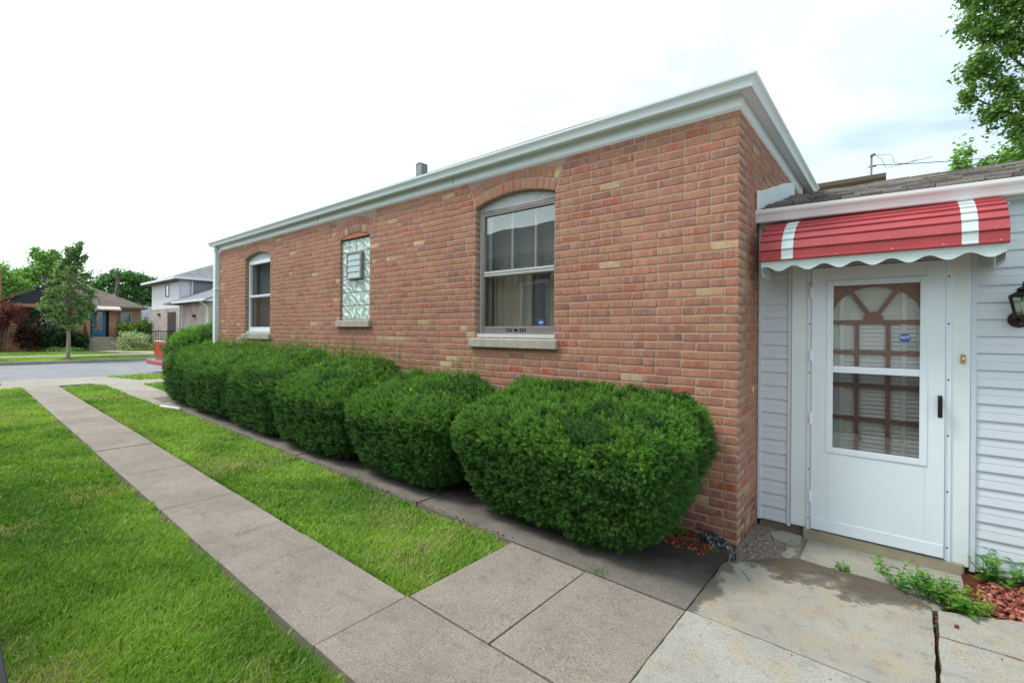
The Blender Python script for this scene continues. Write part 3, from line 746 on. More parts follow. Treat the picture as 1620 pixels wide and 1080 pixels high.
jc = MB().box(.004, .03, PY - .024, PY + .02, .015, 2.44).box(.222, .248, PY - .024, PY + .02, .010, 2.3).box(1.288, 1.318, PY - .026, PY + .02, -.012, 2.3)
jc.build('corner_trim', SIDING, porch, .003)
wl = MB().box(.0, .25, PY + .02, PY + .12, .03, 2.5).box(1.285, PX1, PY + .02, PY + .12, .0, 2.5).box(.25, 1.285, PY + .02, PY + .12, 2.06, 2.5).box(PX1 - .1, PX1, PY + .12, 3.6, 0, 2.5).box(.0, PX1, 3.5, 3.6, 0, 2.5)
wl.build('wall', SHADOWGAP, porch)
MB().box(.02, PX1 - .02, PY + .01, PY + .12, -.15, .03).build('foundation', FOUND, porch)
MB().box(.004, PX1, PY - .022, PY + .02, 2.44, 2.54).build('frieze_board', WHITE, porch, .004)
MB().quad((.004, PY + .02, 2.50), (PX1, PY + .02, 2.50), (PX1, .56, 2.50), (.004, .56, 2.50)).build('soffit', WHITE, porch)
gz = lambda x: -.017 * max(x, 0)
gp = [(.565, 2.50), (.565, 2.475), (.535, 2.470), (.525, 2.478), (.521, 2.50), (.514, 2.525), (.504, 2.54), (.500, 2.552), (.500, 2.574), (.512, 2.574), (.514, 2.55)]
b = MB(); xa, xb = -.012, PX1
for (ya, za), (yb, zb) in zip(gp, gp[1:]): b.quad((xa, ya, za), (xb, ya, za + gz(xb)), (xb, yb, zb + gz(xb)), (xa, yb, zb))
b.quad(*[(xa, y, z) for y, z in gp])
b.build('gutter', simple('pink_tinged_white_gutter', lin(236, 234, 239), .3, .02, 3, .05, 20, spec=.6), porch)
# porch roof: a deck and individually cut shingles in courses
rs = .296; ry1 = 2.15
rd = MB().quad((-.0, .53, PR(.53) - .012), (PX1 + .1, .53, PR(.53) - .012 + gz(PX1)), (PX1 + .1, ry1, PR(ry1) - .012 - .04), (0, ry1, PR(ry1) - .012))
rd.quad((0, ry1, PR(ry1) - .012), (PX1 + .1, ry1, PR(ry1) - .052), (PX1 + .1, 3.7, 2.45), (0, 3.7, 2.5))
rof = rd.build('roof', ROOFDK, porch)
rgs = np.random.default_rng(4); SV, SC = [], []
tone = [lin(118, 110, 104), lin(98, 92, 88), lin(134, 126, 116), lin(84, 80, 78), lin(112, 108, 106)]
y = .515; r_i = 0
while y < ry1 - .02:
    x = .024 + rgs.uniform(0, .05)
    while x < PX1:
        L = rgs.uniform(.09, .30); xe = min(x + L, PX1 + .08); up = rgs.uniform(.006, .015); y1 = y + .17; yo = rgs.uniform(-.006, .012) - (.02 if rgs.random() < .4 else 0)
        g0 = gz(x) * (1 - (y - .5) / 1.65) ; d = lambda yy: PR(yy) + g0
        a = (y + yo)
        SV += [(x, a, d(a) + up), (xe - .004, a, d(a) + up), (xe - .004, y1, d(y1) + .001), (x, y1, d(y1) + .001), (x, a, d(a) - .01), (xe - .004, a, d(a) - .01)]
        c = np.array(tone[rgs.integers(5)]) * rgs.uniform(.8, 1.15); SC += [c] * 6
        x = xe
    y += .125; r_i += 1
n = len(SV) // 6; Fq = np.array([[0, 1, 2, 3], [4, 5, 1, 0]]); Fq = (np.arange(n)[:, None, None] * 6 + Fq[None]).reshape(-1, 4)
SHM = attr_mat('shingles', .95, 0, .15, .25, 90)
np_mesh('shingles', np.array(SV), Fq, SHM, rof, np.array(SC))
# door casing, storm door
DX0, DX1, DZ0, DZ1 = .390, 1.162, .045, 2.075
cs = MB().box(.250, DX0 - .008, PY - .034, PY + .02, .035, 2.2).box(DX1 + .008, 1.287, PY - .034, PY + .02, .012, 2.2).box(DX0 - .008, DX1 + .008, PY - .034, PY + .02, DZ1 + .008, 2.2)
dc = cs.build('door_casing', CASING, porch, .004)
zt = MB().box(DX0 - .03, DX0 - .002, PY - .046, PY - .0345, .03, DZ1 + .02).box(DX1 + .002, DX1 + .032, PY - .046, PY - .0345, .015, DZ1 + .02).box(DX0 - .002, DX1 + .002, PY - .046, PY - .0345, DZ1 + .004, DZ1 + .02)
zt.build('door_frame', WHITE2, porch, .002)
RS = simple('rusty_screw', lin(110, 72, 50), .8)
for x in (DX0 - .016, DX1 + .017):
    for z in (.12, .5, .88, 1.26, 1.64, 1.96): MB().lathe([(.006, 0), (.005, .003)], (x, PY - .046, z), 8, 'y').build('screw', RS, dc)
LX0, LX1, LZ0, LZ1, LM0, LM1 = .530, 1.031, .701, 1.930, 1.272, 1.321
dy0, dy1 = PY - .062, PY - .030
d = MB().box(DX0, LX0 - .03, dy0, dy1, DZ0, DZ1).box(LX1 + .03, DX1, dy0, dy1, DZ0, DZ1).box(LX0 - .03, LX1 + .03, dy0, dy1, DZ0, LZ0 - .03).box(LX0 - .03, LX1 + .03, dy0, dy1, LZ1 + .03, DZ1)
sd = d.build('storm_door', WHITE2, porch, .003)
fr = MB()
for (a, b_, c, e) in ((LX0 - .042, LX0, LZ0 - .045, LZ1 + .042), (LX1, LX1 + .042, LZ0 - .045, LZ1 + .042), (LX0, LX1, LZ1, LZ1 + .042), (LX0, LX1, LZ0 - .045, LZ0)): fr.box(a, b_, dy0 - .007, dy0 + .004, c, e)
fr.box(LX0, LX1, dy0 - .004, dy0 + .02, LM0, LM1)
fr.build('glazing_frame', WHITE2, sd, .003)
MB().box(LX0, LX1, dy0 + .006, dy0 + .010, LM1, LZ1).build('upper_glass', GLASS, sd)
MB().box(LX0, LX1, dy0 + .013, dy0 + .016, LZ0, LM0).build('lower_screen', SCREEN, sd)
MB().box(DX0 + .003, DX1 - .003, dy0 - .004, dy0, DZ0 + .003, .135).build('kick_plate', WHITE2, sd, .002)
for z in (.25, .86, 1.35, 1.84): MB().box(DX0 - .012, DX0 + .006, dy0 - .006, dy0 + .006, z, z + .09).build('hinge', WHITE, sd, .003)
MB().box(1.126, 1.150, dy0 - .004, dy0, 1.0, 1.15).prism([(dy0 - .004, 1.14), (dy0 - .035, 1.15), (dy0 - .05, 1.135), (dy0 - .042, 1.02), (dy0 - .03, 1.015), (dy0 - .03, 1.115), (dy0 - .004, 1.12)], 'x', 1.129, 1.147).build('door_handle', BLACKM, sd, .003)
rt = NT('rust_smudge'); rt.color(lin(158, 136, 118)); rt.set(.9)
rp = rt.pos(); rm = rt.new('ShaderNodeMixShader'); tr_ = rt.new('ShaderNodeBsdfTransparent')
rt.link(rt.math('MULTIPLY', rt.ramp(rt.noise(rt.mapping(rp, (1, 1, .7)), 34, 5, .7), [(.60, 0.0), (.72, .5)]), rt.ramp(rt.noise(rp, 6, 2), [(.42, 0.0), (.6, 1.0)])), rm.inputs[0]); rt.link(tr_.outputs[0], rm.inputs[1]); rt.link(rt.b.outputs[0], rm.inputs[2]); rt.link(rm.outputs[0], rt.out.inputs[0])
MB().quad((.86, dy0 - .0006, .14), (1.158, dy0 - .0006, .14), (1.158, dy0 - .0006, .36), (1.05, dy0 - .0006, .36)).build('rust_stain', rt.m, sd)
st = sticker(sd, .952, dy0 + .0055, 1.54, .034); text_mesh('sticker_print', 'ADT', PAPER, st, (.952, dy0 + .0032, 1.543), .028)
# inner door: sunburst grille over closed blinds
iy = PY - .012
idr = MB().box(DX0 + .01, LX0 - .02, iy, iy + .04, .06, 2.06).box(LX1 + .02, DX1 - .01, iy, iy + .04, .06, 2.06).box(LX0 - .02, LX1 + .02, iy, iy + .04, .06, .60).box(LX0 - .02, LX1 + .02, iy, iy + .04, 2.0, 2.06)
idoor = idr.build('inner_door', GRILLE, porch)
gr = MB(); X = lambda q: LX0 + (LX1 - LX0) * q
for q in (.285, .655): gr.box(X(q) - .013, X(q) + .013, iy + .002, iy + .016, .6, 1.66)
for z in (1.655, 1.43, 1.18, .93): gr.box(LX0 - .02, LX1 + .02, iy + .0, iy + .018, z - .013, z + .013)
cx = X(.48)
gr.lathe([(.0, 0)], (0, 0, 0), 3) if False else None
hub = [(cx + .062 * math.cos(R(a)), 1.668 + .062 * math.sin(R(a))) for a in range(0, 181, 20)]
gr.prism(hub, 'y', iy - .001, iy + .017)
for a in (58, 122):
    c_, s_ = math.cos(R(a)), math.sin(R(a)); px, pz = -s_ * .014, c_ * .014
    gr.prism([(cx + .05 * c_ + px, 1.668 + .05 * s_ + pz), (cx + .05 * c_ - px, 1.668 + .05 * s_ - pz), (cx + .36 * c_ - px, 1.668 + .36 * s_ - pz), (cx + .36 * c_ + px, 1.668 + .36 * s_ + pz)], 'y', iy + .001, iy + .016)
# corner spandrels outside the arch
for sx in (-1, 1):
    ex = LX1 + .02 if sx > 0 else LX0 - .02; w_ = abs(ex - cx) - .012
    pts = [(ex, 2.0)] + [(cx + sx * w_ * math.cos(R(a)), 1.70 + .215 * math.sin(R(a))) for a in range(0, 91, 10)] + [(cx, 2.0)]
    pts = pts if sx > 0 else pts[::-1]
    gr.prism(pts, 'y', iy + .003, iy + .018)
gr.build('sunburst_grille', GRILLE, idoor, .002)
bl = MB(); z = .6
while z < 2.0:
    bl.prism([(iy + .022, z), (iy + .024, z), (iy + .036, z + .036), (iy + .034, z + .036)], 'x', LX0 - .02, LX1 + .02); z += .0315
blo = bl.build('blind', BLIND, idoor)
MB().box(LX0 + .035, LX0 + .065, iy + .0185, iy + .0205, .6, 2.0).box(LX1 - .1, LX1 - .07, iy + .0185, iy + .0205, .6, 2.0).build('blind_tape', BLIND, idoor)
MB().box(LX0 - .03, LX1 + .03, iy + .05, iy + .06, .58, 2.02).build('blind_back', simple('shaded_interior', lin(120, 118, 112), .9), idoor)
MB().box(DX0 - .052, 1.265, PY - .055, PY + .3, -.15, .034).build('door_step', STEPC, porch, .012)
MB().box(1.240, 1.264, PY - .05, PY - .0345, 1.375, 1.435).build('doorbell', BRASS, porch, .004)
MB().lathe([(.008, 0), (.007, .004), (.003, .006)], (1.252, PY - .05, 1.405), 12, 'y').build('doorbell_button', simple('button', lin(240, 235, 220), .4), porch)
# awning
AX0, AX1 = .09, 1.419
crv = [(.640, 2.448), (.53, 2.428), (.42, 2.385), (.335, 2.335), (.268, 2.264), (.243, 2.185), (.245, 2.108)]
def resample(pts, n):
    L = [0]
    for a, b_ in zip(pts, pts[1:]): L.append(L[-1] + math.hypot(b_[0] - a[0], b_[1] - a[1]))
    out = []
    for k in range(n + 1):
        t = L[-1] * k / n; i = max(j for j in range(len(L)) if L[j] <= t + 1e-9); i = min(i, len(pts) - 2)
        u = (t - L[i]) / (L[i + 1] - L[i]); out.append((pts[i][0] + (pts[i + 1][0] - pts[i][0]) * u, pts[i][1] + (pts[i + 1][1] - pts[i][1]) * u))
    return out
pan = resample(crv, 8)
prof = []
for k, ((ya, za), (yb, zb)) in enumerate(zip(pan, pan[1:])):
    t = Vector((yb - ya, zb - za)).normalized(); nrm = Vector((t.y, -t.x))  # outward (-y,+z)
    if nrm.x > 0 and nrm.y < 0: nrm = -nrm
    A, B = Vector((ya, za)), Vector((yb, zb)); L = (B - A).length
    prof += [tuple(A + nrm * .004), tuple(A + t * L * .72 + nrm * .004), tuple(A + t * L * .80 + nrm * .016), tuple(A + t * L * .90 + nrm * .016), tuple(B + nrm * .002 - t * .004), tuple(B - nrm * .006)]
def awn_sheet(x0, x1, off=0.0):
    b = MB()
    for (ya, za), (yb, zb) in zip(prof, prof[1:]): b.quad((x0, ya - off, za + off * .5), (x1, ya - off, za + off * .5), (x1, yb - off, zb + off * .5), (x0, yb - off, zb + off * .5))
    return b
aw = awn_sheet(AX0, AX1).build('door_awning', RED, porch, solid=.002)
aw['label'] = 'red ribbed metal door awning with two white bands'
awn_sheet(.236, .312, .003).build('white_band', STRIPE, aw, solid=.002); awn_sheet(1.212, 1.286, .003).build('white_band', STRIPE, aw, solid=.002)
ZS_ = simple('zinc_screw', lin(196, 186, 180), .35, metal=.6)
for x in (.10, .17, .275, .55, .86, 1.11, 1.25, 1.36, 1.41):
    for k in (3, 6, 7):
        ya, za = prof[k * 6 + 1]
        MB().lathe([(.006, 0), (.005, .004), (.0, .006)], (x + .02 * (k % 2), ya - .001, za - .002), 8, 'y').build('screw', ZS_, aw)
def wavy(x0, x1, y, ztop, zmid, amp, per, th):
    b = MB(); n = int((x1 - x0) / .006); P = []
    for k in range(n + 1):
        x = x0 + (x1 - x0) * k / n; P.append((x, zmid + amp * math.cos((x - .10 - .12) / per * 6.283)))
    for (xa, za), (xb, zb) in zip(P, P[1:]): b.quad((xa, y, za), (xb, y, zb), (xb, y, ztop), (xa, y, ztop))
    return b
wavy(AX0 + .008, AX1 - .01, .252, 2.115, 2.050, -.018, .187, 0).build('valance', STRIPE, aw, solid=.003)
MB().box(AX0 + .006, AX1 - .008, .2475, .251, 2.098, 2.112).build('valance_hem', STRIPE, aw, .001)
for x in (AX0 + .012, AX1 - .014):
    ins = [(y_ + .012, z_ - .012) for y_, z_ in crv]
    bot = []
    y_ = .262; k = 0
    while y_ < .625: bot.append((y_, 1.995 if k % 2 else 2.035)); y_ += .0165; k += 1
    # side panel of corrugated metal with a saw-tooth lower edge
    MB().prism([ins[1], ins[2], ins[3], ins[4], ins[5], ins[6]] + bot + [(.63, 2.05), (.63, 2.43)], 'x', x - .001, x + .001).build('awning_side_panel', STRIPE, aw)
MB().box(AX0 + .01, AX1 - .01, .632, .646, 2.440, 2.456).build('awning_rail', STRIPE, aw)
MB().tube([(AX0 + .015, .27, 2.09), (AX1 - .015, .27, 2.09)], .008).tube([(AX0 + .02, .27, 2.09), (AX0 + .02, .63, 2.09)], .008).tube([(AX1 - .02, .27, 2.09), (AX1 - .02, .63, 2.09)], .008).build('awning_brace', BLACKM, aw)
# wall lantern
lx, ly, lz = 1.515, PY - .13, 1.70
lan = MB().lathe([(.052, 0), (.052, .008), (.044, .016), (.020, .024), (.014, .03)], (lx - .005, PY - .012, 1.665), 20, 'y').tube([(lx - .005, PY - .03, 1.665), (lx - .003, PY - .075, 1.64), (lx, ly + .01, 1.648), (lx, ly, 1.67)], .011, 10).build('wall_lantern', BRONZE, porch, smooth=False)
lan['label'] = 'dark bronze coach lantern on the grey siding right of the door'
def taper(b, c, z0, r0, z1, r1, n=6, a0=30):
    p = lambda r, z: [(c[0] + r * math.cos(R(a0 + 360 * k / n)), c[1] + r * math.sin(R(a0 + 360 * k / n)), z) for k in range(n)]
    i = len(b.v); b.v += p(r0, z0) + p(r1, z1); b.f += [(i + k, i + (k + 1) % n, i + n + (k + 1) % n, i + n + k) for k in range(n)]
    b.f += [tuple(range(i + n - 1, i - 1, -1)), tuple(range(i + n, i + 2 * n))]; return b
C = (lx, ly)
cg = MB(); taper(cg, C, 1.665, .012, 1.685, .04); taper(cg, C, 1.685, .044, 1.69, .046)
for k in range(6):
    a = R(30 + 60 * k); cg.tube([(C[0] + .043 * math.cos(a), C[1] + .043 * math.sin(a), 1.688), (C[0] + .068 * math.cos(a), C[1] + .068 * math.sin(a), 1.805)], .005, 6)
taper(cg, C, 1.803, .074, 1.812, .076); cg.build('lantern_cage', BRONZE, lan)
cr = MB(); taper(cr, C, 1.812, .078, 1.838, .036); taper(cr, C, 1.838, .036, 1.848, .030); taper(cr, C, 1.848, .046, 1.866, .016); taper(cr, C, 1.866, .014, 1.872, .006)
cr.lathe([(.004, 1.87), (.009, 1.878), (.004, 1.887), (.007, 1.893), (.001, 1.9)], (C[0], C[1], 0), 10); cr.build('lantern_cap', BRONZE, lan)
lg = MB(); taper(lg, C, 1.69, .040, 1.803, .064); lg.build('lantern_glass', glass_mat('seeded_glass', (.82, .86, .82, 1)), lan)
MB().lathe([(.008, 1.69), (.008, 1.72), (.018, 1.74), (.022, 1.765), (.012, 1.785), (.001, 1.79)], (C[0], C[1], 0), 12).build('lamp_bulb', simple('frosted_bulb', lin(230, 232, 226), .3), lan, smooth=True)
# ------------------------------------------------------------------ shrubs
def basis(D):
    ref = np.where(np.abs(D[:, 2:3]) < .9, np.array([[0, 0, 1.]]), np.array([[1., 0, 0]]))
    A = np.cross(D, ref); A /= np.linalg.norm(A, axis=1, keepdims=True); return A, np.cross(A, D)
def needle_mesh(P, D, rg, L, K, nl, nw, cols):
    """P,D (N,3): sprig bases and directions -> K flat needles round each"""
    n = len(P); A, B = basis(D); V = np.empty((n, K, 4, 3)); C = np.empty((n, K, 3))
    sc = rg.uniform(.7, 1.25, n)[:, None]
    ph0 = rg.uniform(0, 6.28, n)
    for k in range(K):
        ph = (ph0 + k * 2.4)[:, None]; t = (k + .5) / K
        rad = A * np.cos(ph) + B * np.sin(ph)
        open_ = .95 - .55 * t
        nd = D * (1 - open_ * .75) + rad * open_; nd /= np.linalg.norm(nd, axis=1, keepdims=True)
        b = P + D * (L * t) * sc; s = np.cross(nd, D + rad * .3); s /= np.linalg.norm(s, axis=1, keepdims=True) + 1e-9
        l = nl * sc * (1 - .3 * t)
        V[:, k, 0] = b; V[:, k, 1] = b + nd * l * .5 + s * nw; V[:, k, 2] = b + nd * l; V[:, k, 3] = b + nd * l * .5 - s * nw
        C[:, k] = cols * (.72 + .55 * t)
    F = np.arange(n * K * 4).reshape(-1, 4)
    return V.reshape(-1, 3), F, np.repeat(C.reshape(-1, 3), 4, 0)
def bush_surface(u, q):
    """u on the unit p-norm box -> world position of the shrub's skin"""
    h = (u[:, 2] + 1) / 2
    tp = 1 - q['taper'] * (1 - np.clip(h / .62, 0, 1)) ** 1.3
    crown = 1 - .05 * np.clip((h - .8) / .2, 0, 1)
    X = q['xc'] + q['hx'] * u[:, 0] * tp * crown; Y = q['yc'] + q['hy'] * u[:, 1] * tp * crown
    zt = q['zf'] + (q['zb'] - q['zf']) * (u[:, 1] + 1) / 2
    Z = q['z0'] + h * (zt - q['z0'])
    return np.stack([X, Y, Z], -1)
def yew(name, x0, x1, y0, y1, zf, zb, n, seed, label, group, size=1.0, pal=((56, 98, 40), (72, 116, 46), (42, 80, 36), (98, 140, 58)), taper=.2, shoots=0, z0=None, pn=6.0):
    rg = np.random.default_rng(seed)
    base = zg((x0 + x1) / 2); z0 = base + .05 if z0 is None else z0
    q = dict(xc=(x0 + x1) / 2, hx=(x1 - x0) / 2, yc=(y0 + y1) / 2, hy=(y1 - y0) / 2, zf=zf, zb=zb, z0=z0, taper=taper)
    root = thing(name, (q['xc'], q['yc'], base), label, 'shrub', group)
    def sample(m):
        v = rg.uniform(-1, 1, (m, 3)); f = rg.choice(6, m, p=[.16, .16, .27, .11, .24, .06])
        ax = np.array([0, 0, 1, 1, 2, 2])[f]; sg = np.array([1, -1, -1, 1, 1, -1])[f]
        v[np.arange(m), ax] = sg
        return v / (np.abs(v) ** pn).sum(1, keepdims=True) ** (1 / pn)
    u = sample(n)
    P = bush_surface(u, q)
    N = np.sign(u) * np.abs(u) ** (pn - 1) / np.array([[q['hx'], q['hy'], (zf + zb) / 2 - z0]]); N /= np.linalg.norm(N, axis=1, keepdims=True)
    a, b_ = u[:, 0] * 2.1 + u[:, 2] * 1.3, u[:, 1] * 2.1 - u[:, 2] * 1.9
    bump = fbm(a * q['hx'] + 20, b_ * q['hx'] + 20, 2.6, seed) - .5
    bump2 = fbm(P[:, 0] * 1.0 + P[:, 2] * .8 + 30, P[:, 1] + P[:, 2] * .7 + 30, 7.5, seed + 5) - .5
    depth = np.where(rg.random(n) < .66, rg.uniform(-.03, .008, n), rg.uniform(-.10, -.02, n)) * size
    P = P + N * (bump * .09 + bump2 * .085 + depth)[:, None]
    D = N * .75 + np.array([[0, 0, .45]]) + rg.normal(0, .42, (n, 3)); D /= np.linalg.norm(D, axis=1, keepdims=True)
    pc = np.array([lin(*p)[:3] for p in pal]); w = rg.dirichlet([1.2, 1.2, 1.2, .5], n); cols = w @ pc * rg.uniform(.75, 1.2, (n, 1))
    lit_top = (fbm(P[:, 0] + 3, P[:, 1] + P[:, 2] + 3, 3.1, seed + 2) > .36)[:, None] * (u[:, 2] > .62 - .3 * rg.random(n))[:, None]  # tops brightened: top light painted into the needle colour, over new growth
    cols = np.where(lit_top, cols * np.array([[2.15, 1.78, 1.25]]), cols)
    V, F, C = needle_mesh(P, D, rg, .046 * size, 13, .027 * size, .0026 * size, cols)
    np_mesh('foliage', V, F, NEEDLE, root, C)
    # shaded branch mass inside
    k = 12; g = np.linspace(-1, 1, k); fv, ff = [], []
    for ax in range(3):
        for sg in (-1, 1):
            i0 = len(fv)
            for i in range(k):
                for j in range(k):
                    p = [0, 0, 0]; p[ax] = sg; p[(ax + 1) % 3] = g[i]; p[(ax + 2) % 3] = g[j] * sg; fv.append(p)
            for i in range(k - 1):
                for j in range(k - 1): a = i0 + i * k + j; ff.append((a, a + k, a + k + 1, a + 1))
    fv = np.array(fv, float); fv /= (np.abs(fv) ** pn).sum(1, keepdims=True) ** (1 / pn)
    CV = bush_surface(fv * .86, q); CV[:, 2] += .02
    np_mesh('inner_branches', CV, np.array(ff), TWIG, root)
    for i in range(5):
        sx, sy = q['xc'] + rg.uniform(-.3, .3) * q['hx'], q['yc'] + rg.uniform(-.3, .3) * q['hy']
        MB().tube([(sx, sy, base - .03), (sx + rg.uniform(-.08, .08), sy + rg.uniform(-.08, .08), z0 + .25)], [.022, .014], 7).build('stem', BARK, root)
    if shoots:
        SP, SD, SL = [], [], []
        sv = MB(); yv, yc = [], []
        for i in range(shoots):
            ux, uy = rg.uniform(-.9, .9), rg.uniform(-.6, 1)
            p = bush_surface(np.array([[ux, uy, .95]]), q)[0]; hgt = rg.uniform(.04, .22) * (.6 + .5 * max(0, uy))
            tip = p + np.array([rg.normal(0, .02), rg.normal(0, .02), hgt])
            m = int(hgt / .022)
            for j in range(m):
                t = j / m; c = p + (tip - p) * t; az = rg.uniform(0, 6.28)
                SP.append(c); SD.append([math.cos(az), math.sin(az), .7])
            if rg.random() < .45:
                for j in range(10):
                    c = tip + rg.normal(0, .012, 3) - np.array([0, 0, rg.uniform(0, .06)]); s = rg.uniform(.004, .009); r3 = rg.normal(0, 1, (3, 3)) * s
                    yv += [c + r3[0], c + r3[1], c + r3[2]]; yc += [np.array(lin(196, 206, 52)[:3]) * rg.uniform(.7, 1.1)] * 3
        SP = np.array(SP); SD = np.array(SD); SD /= np.linalg.norm(SD, axis=1, keepdims=True)
        V, F, C = needle_mesh(SP, SD, rg, .03, 5, .034, .0036, np.array(lin(96, 144, 56)[:3]) * rg.uniform(.7, 1.2, (len(SP), 1)))
        o = tag(np_mesh('upright_shoots', V, F, NEEDLE, root, C), None, kind='stuff')
        if yv: tag(np_mesh('yellow_buds', np.array(yv), np.arange(len(yv)).reshape(-1, 3), LEAF, root, np.array(yc)), None, kind='stuff')
    return root
GY = 'clipped yew shrubs along the brick wall'
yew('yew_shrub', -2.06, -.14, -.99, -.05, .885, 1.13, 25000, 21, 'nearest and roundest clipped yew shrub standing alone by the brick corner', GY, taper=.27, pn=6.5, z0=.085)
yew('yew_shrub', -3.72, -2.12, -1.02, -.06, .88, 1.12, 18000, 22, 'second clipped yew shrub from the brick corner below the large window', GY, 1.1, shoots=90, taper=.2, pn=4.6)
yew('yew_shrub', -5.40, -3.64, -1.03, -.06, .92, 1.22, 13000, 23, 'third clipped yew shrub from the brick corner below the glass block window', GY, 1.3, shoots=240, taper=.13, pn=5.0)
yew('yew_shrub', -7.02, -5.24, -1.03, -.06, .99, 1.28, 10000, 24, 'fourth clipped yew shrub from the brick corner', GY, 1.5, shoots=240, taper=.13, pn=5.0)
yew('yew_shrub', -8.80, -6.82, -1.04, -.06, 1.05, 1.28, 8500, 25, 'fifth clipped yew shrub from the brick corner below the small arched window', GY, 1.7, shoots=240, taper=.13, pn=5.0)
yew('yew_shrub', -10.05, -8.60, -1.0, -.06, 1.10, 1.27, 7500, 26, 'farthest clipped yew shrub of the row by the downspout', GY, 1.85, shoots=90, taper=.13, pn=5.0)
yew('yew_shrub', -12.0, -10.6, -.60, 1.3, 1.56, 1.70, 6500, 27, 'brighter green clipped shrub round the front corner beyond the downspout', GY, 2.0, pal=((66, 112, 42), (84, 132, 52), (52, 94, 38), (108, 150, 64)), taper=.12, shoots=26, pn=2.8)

def weed(name, x, y, z, stems, h, leaf, spread, seed, label, cat='weed', col=((86, 140, 48), (112, 164, 62)), up=1.0):
    rg = np.random.default_rng(seed); V, F, C = [], [], []
    ca, cb = np.array(lin(*col[0])[:3]), np.array(lin(*col[1])[:3])
    def quad(pts, c):
        i = len(V); V.extend(pts); F.append((i, i + 1, i + 2, i + 3)); C.extend([c] * 4)
    for s in range(stems):
        az = rg.uniform(0, 6.28); r = spread * math.sqrt(rg.random()); b = np.array([x + r * math.cos(az), y + r * math.sin(az), z])
        hh = h * rg.uniform(.5, 1.1); ln = rg.normal(0, .35, 2); tip = b + np.array([ln[0] * hh, ln[1] * hh, hh * up])
        w = np.array([.0018, .001, 0]); cs = ca * .8
        quad([b - w, b + w, tip + w, tip - w], cs)
        m = max(3, int(hh / (leaf * .42)))
        for j in range(m):
            t = (j + 1) / m; p = b + (tip - b) * t
            for sgn in (0, math.pi):
                a = az + j * 1.57 + sgn + rg.normal(0, .25); L = leaf * rg.uniform(.7, 1.15) * (1.1 - .45 * t)
                d = np.array([math.cos(a), math.sin(a), rg.uniform(.15, .6)]); d /= np.linalg.norm(d); sd = np.array([-math.sin(a), math.cos(a), 0]) * L * .24
                droop = np.array([0, 0, -L * .22]); c = (ca + (cb - ca) * rg.random()) * rg.uniform(.75, 1.15)
                quad([p, p + d * L * .42 + sd + np.array([0, 0, L * .06]), p + d * L + droop, p + d * L * .45 - np.array([0, 0, L * .03])], c)
                quad([p, p + d * L * .45 - np.array([0, 0, L * .03]), p + d * L + droop, p + d * L * .42 - sd + np.array([0, 0, L * .06])], c * .93)
    o = np_mesh(name, np.array(V), np.array(F), LEAF, None, np.array(C))
    return tag(o, label, cat)
weed('weed', .645, .075, -.03, 9, .07, .045, .03, 1, 'little bright green weed in the crack in front of the door step')
weed('weed', .93, .07, -.03, 9, .15, .085, .08, 2, 'leafy weed sprawling over the landing edge, left end of the green patch')
weed('weed', 1.10, .10, -.03, 34, .11, .065, .12, 3, 'dense low weed patch at the corner of the landing and the open joint')
weed('weed', 1.22, .03, -.03, 44, .10, .045, .11, 4, 'yellowish feathery weed clump beside the red stone bed', col=((122, 150, 56), (150, 172, 70)))
weed('weed', 1.215, -.10, -.0, 6, .08, .085, .03, 5, 'broad leaved weed hanging over the slab edge by the red stone bed')
weed('weed', 1.40, .53, -.03, 12, .18, .075, .08, 6, 'upright leafy weed against the base of the siding right of the door')
weed('weed', 1.60, .50, -.03, 8, .15, .10, .06, 7, 'grassy weed at the siding base at the right edge')
weed('weed', -2.40, -.735, .03, 1, .22, .10, .001, 8, 'single tall weed with narrow leaves between the two nearest shrubs', up=1.0)
weed('weed', -.09, -.235, -.03, 9, .06, .035, .03, 9, 'small weed beside the black rubble at the brick corner')
weed('weed', -.38, -.10, -.03, 8, .09, .05, .04, 10, 'weed half hidden behind the nearest shrub at the wall base')
weed('weed', 1.078, -.31, -.03, 3, .02, .018, .008, 11, 'tiny seedling in the open joint between the right hand slabs')
tag(tufts('grass_tuft', [(-3.3, -1.07, .03)], 5, 60, .05, (.05, .14)), 'taller grass tuft at the lawn edge beside the walk under the shrubs', 'grass tuft')

weed('weed', -2.55, -1.62, .0, 26, .05, .07, .12, 12, 'light green broad leaved weed patch in the middle of the lawn strip', col=((120, 168, 72), (146, 188, 92)), up=.7)
weed('weed', -3.55, -1.93, .01, 22, .06, .04, .09, 13, 'dark green clover tuft in the lawn strip at the walk edge', col=((52, 104, 44), (70, 124, 54)), up=.7)
weed('weed', -1.75, -2.78, -.03, 16, .06, .05, .05, 14, 'dark weed tuft in the left lawn close to the walk', col=((64, 112, 48), (86, 134, 60)), up=.9)
def crack(pts, w, z=.0012, seed=0):
    rg = np.random.default_rng(seed); P = []
    for (xa, ya), (xb, yb) in zip(pts, pts[1:]):
        k = max(2, int(math.hypot(xb - xa, yb - ya) / .025))
        P += [(xa + (xb - xa) * i / k + rg.normal(0, .003), ya + (yb - ya) * i / k + rg.normal(0, .003)) for i in range(k)]
    P.append(pts[-1]); b = MB()
    for i, ((xa, ya), (xb, yb)) in enumerate(zip(P, P[1:])):
        d = Vector((xb - xa, yb - ya)).normalized(); n = Vector((-d.y, d.x)); wa, wb = w * rg.uniform(.3, 1), w * rg.uniform(.3, 1)
        b.quad((xa + n.x * wa, ya + n.y * wa, zg(xa) + z), (xa - n.x * wa, ya - n.y * wa, zg(xa) + z), (xb - n.x * wb, yb - n.y * wb, zg(xb) + z), (xb + n.x * wb, yb + n.y * wb, zg(xb) + z))
    return tag(b.build('pavement_crack', SHADOWGAP), None, kind='structure')
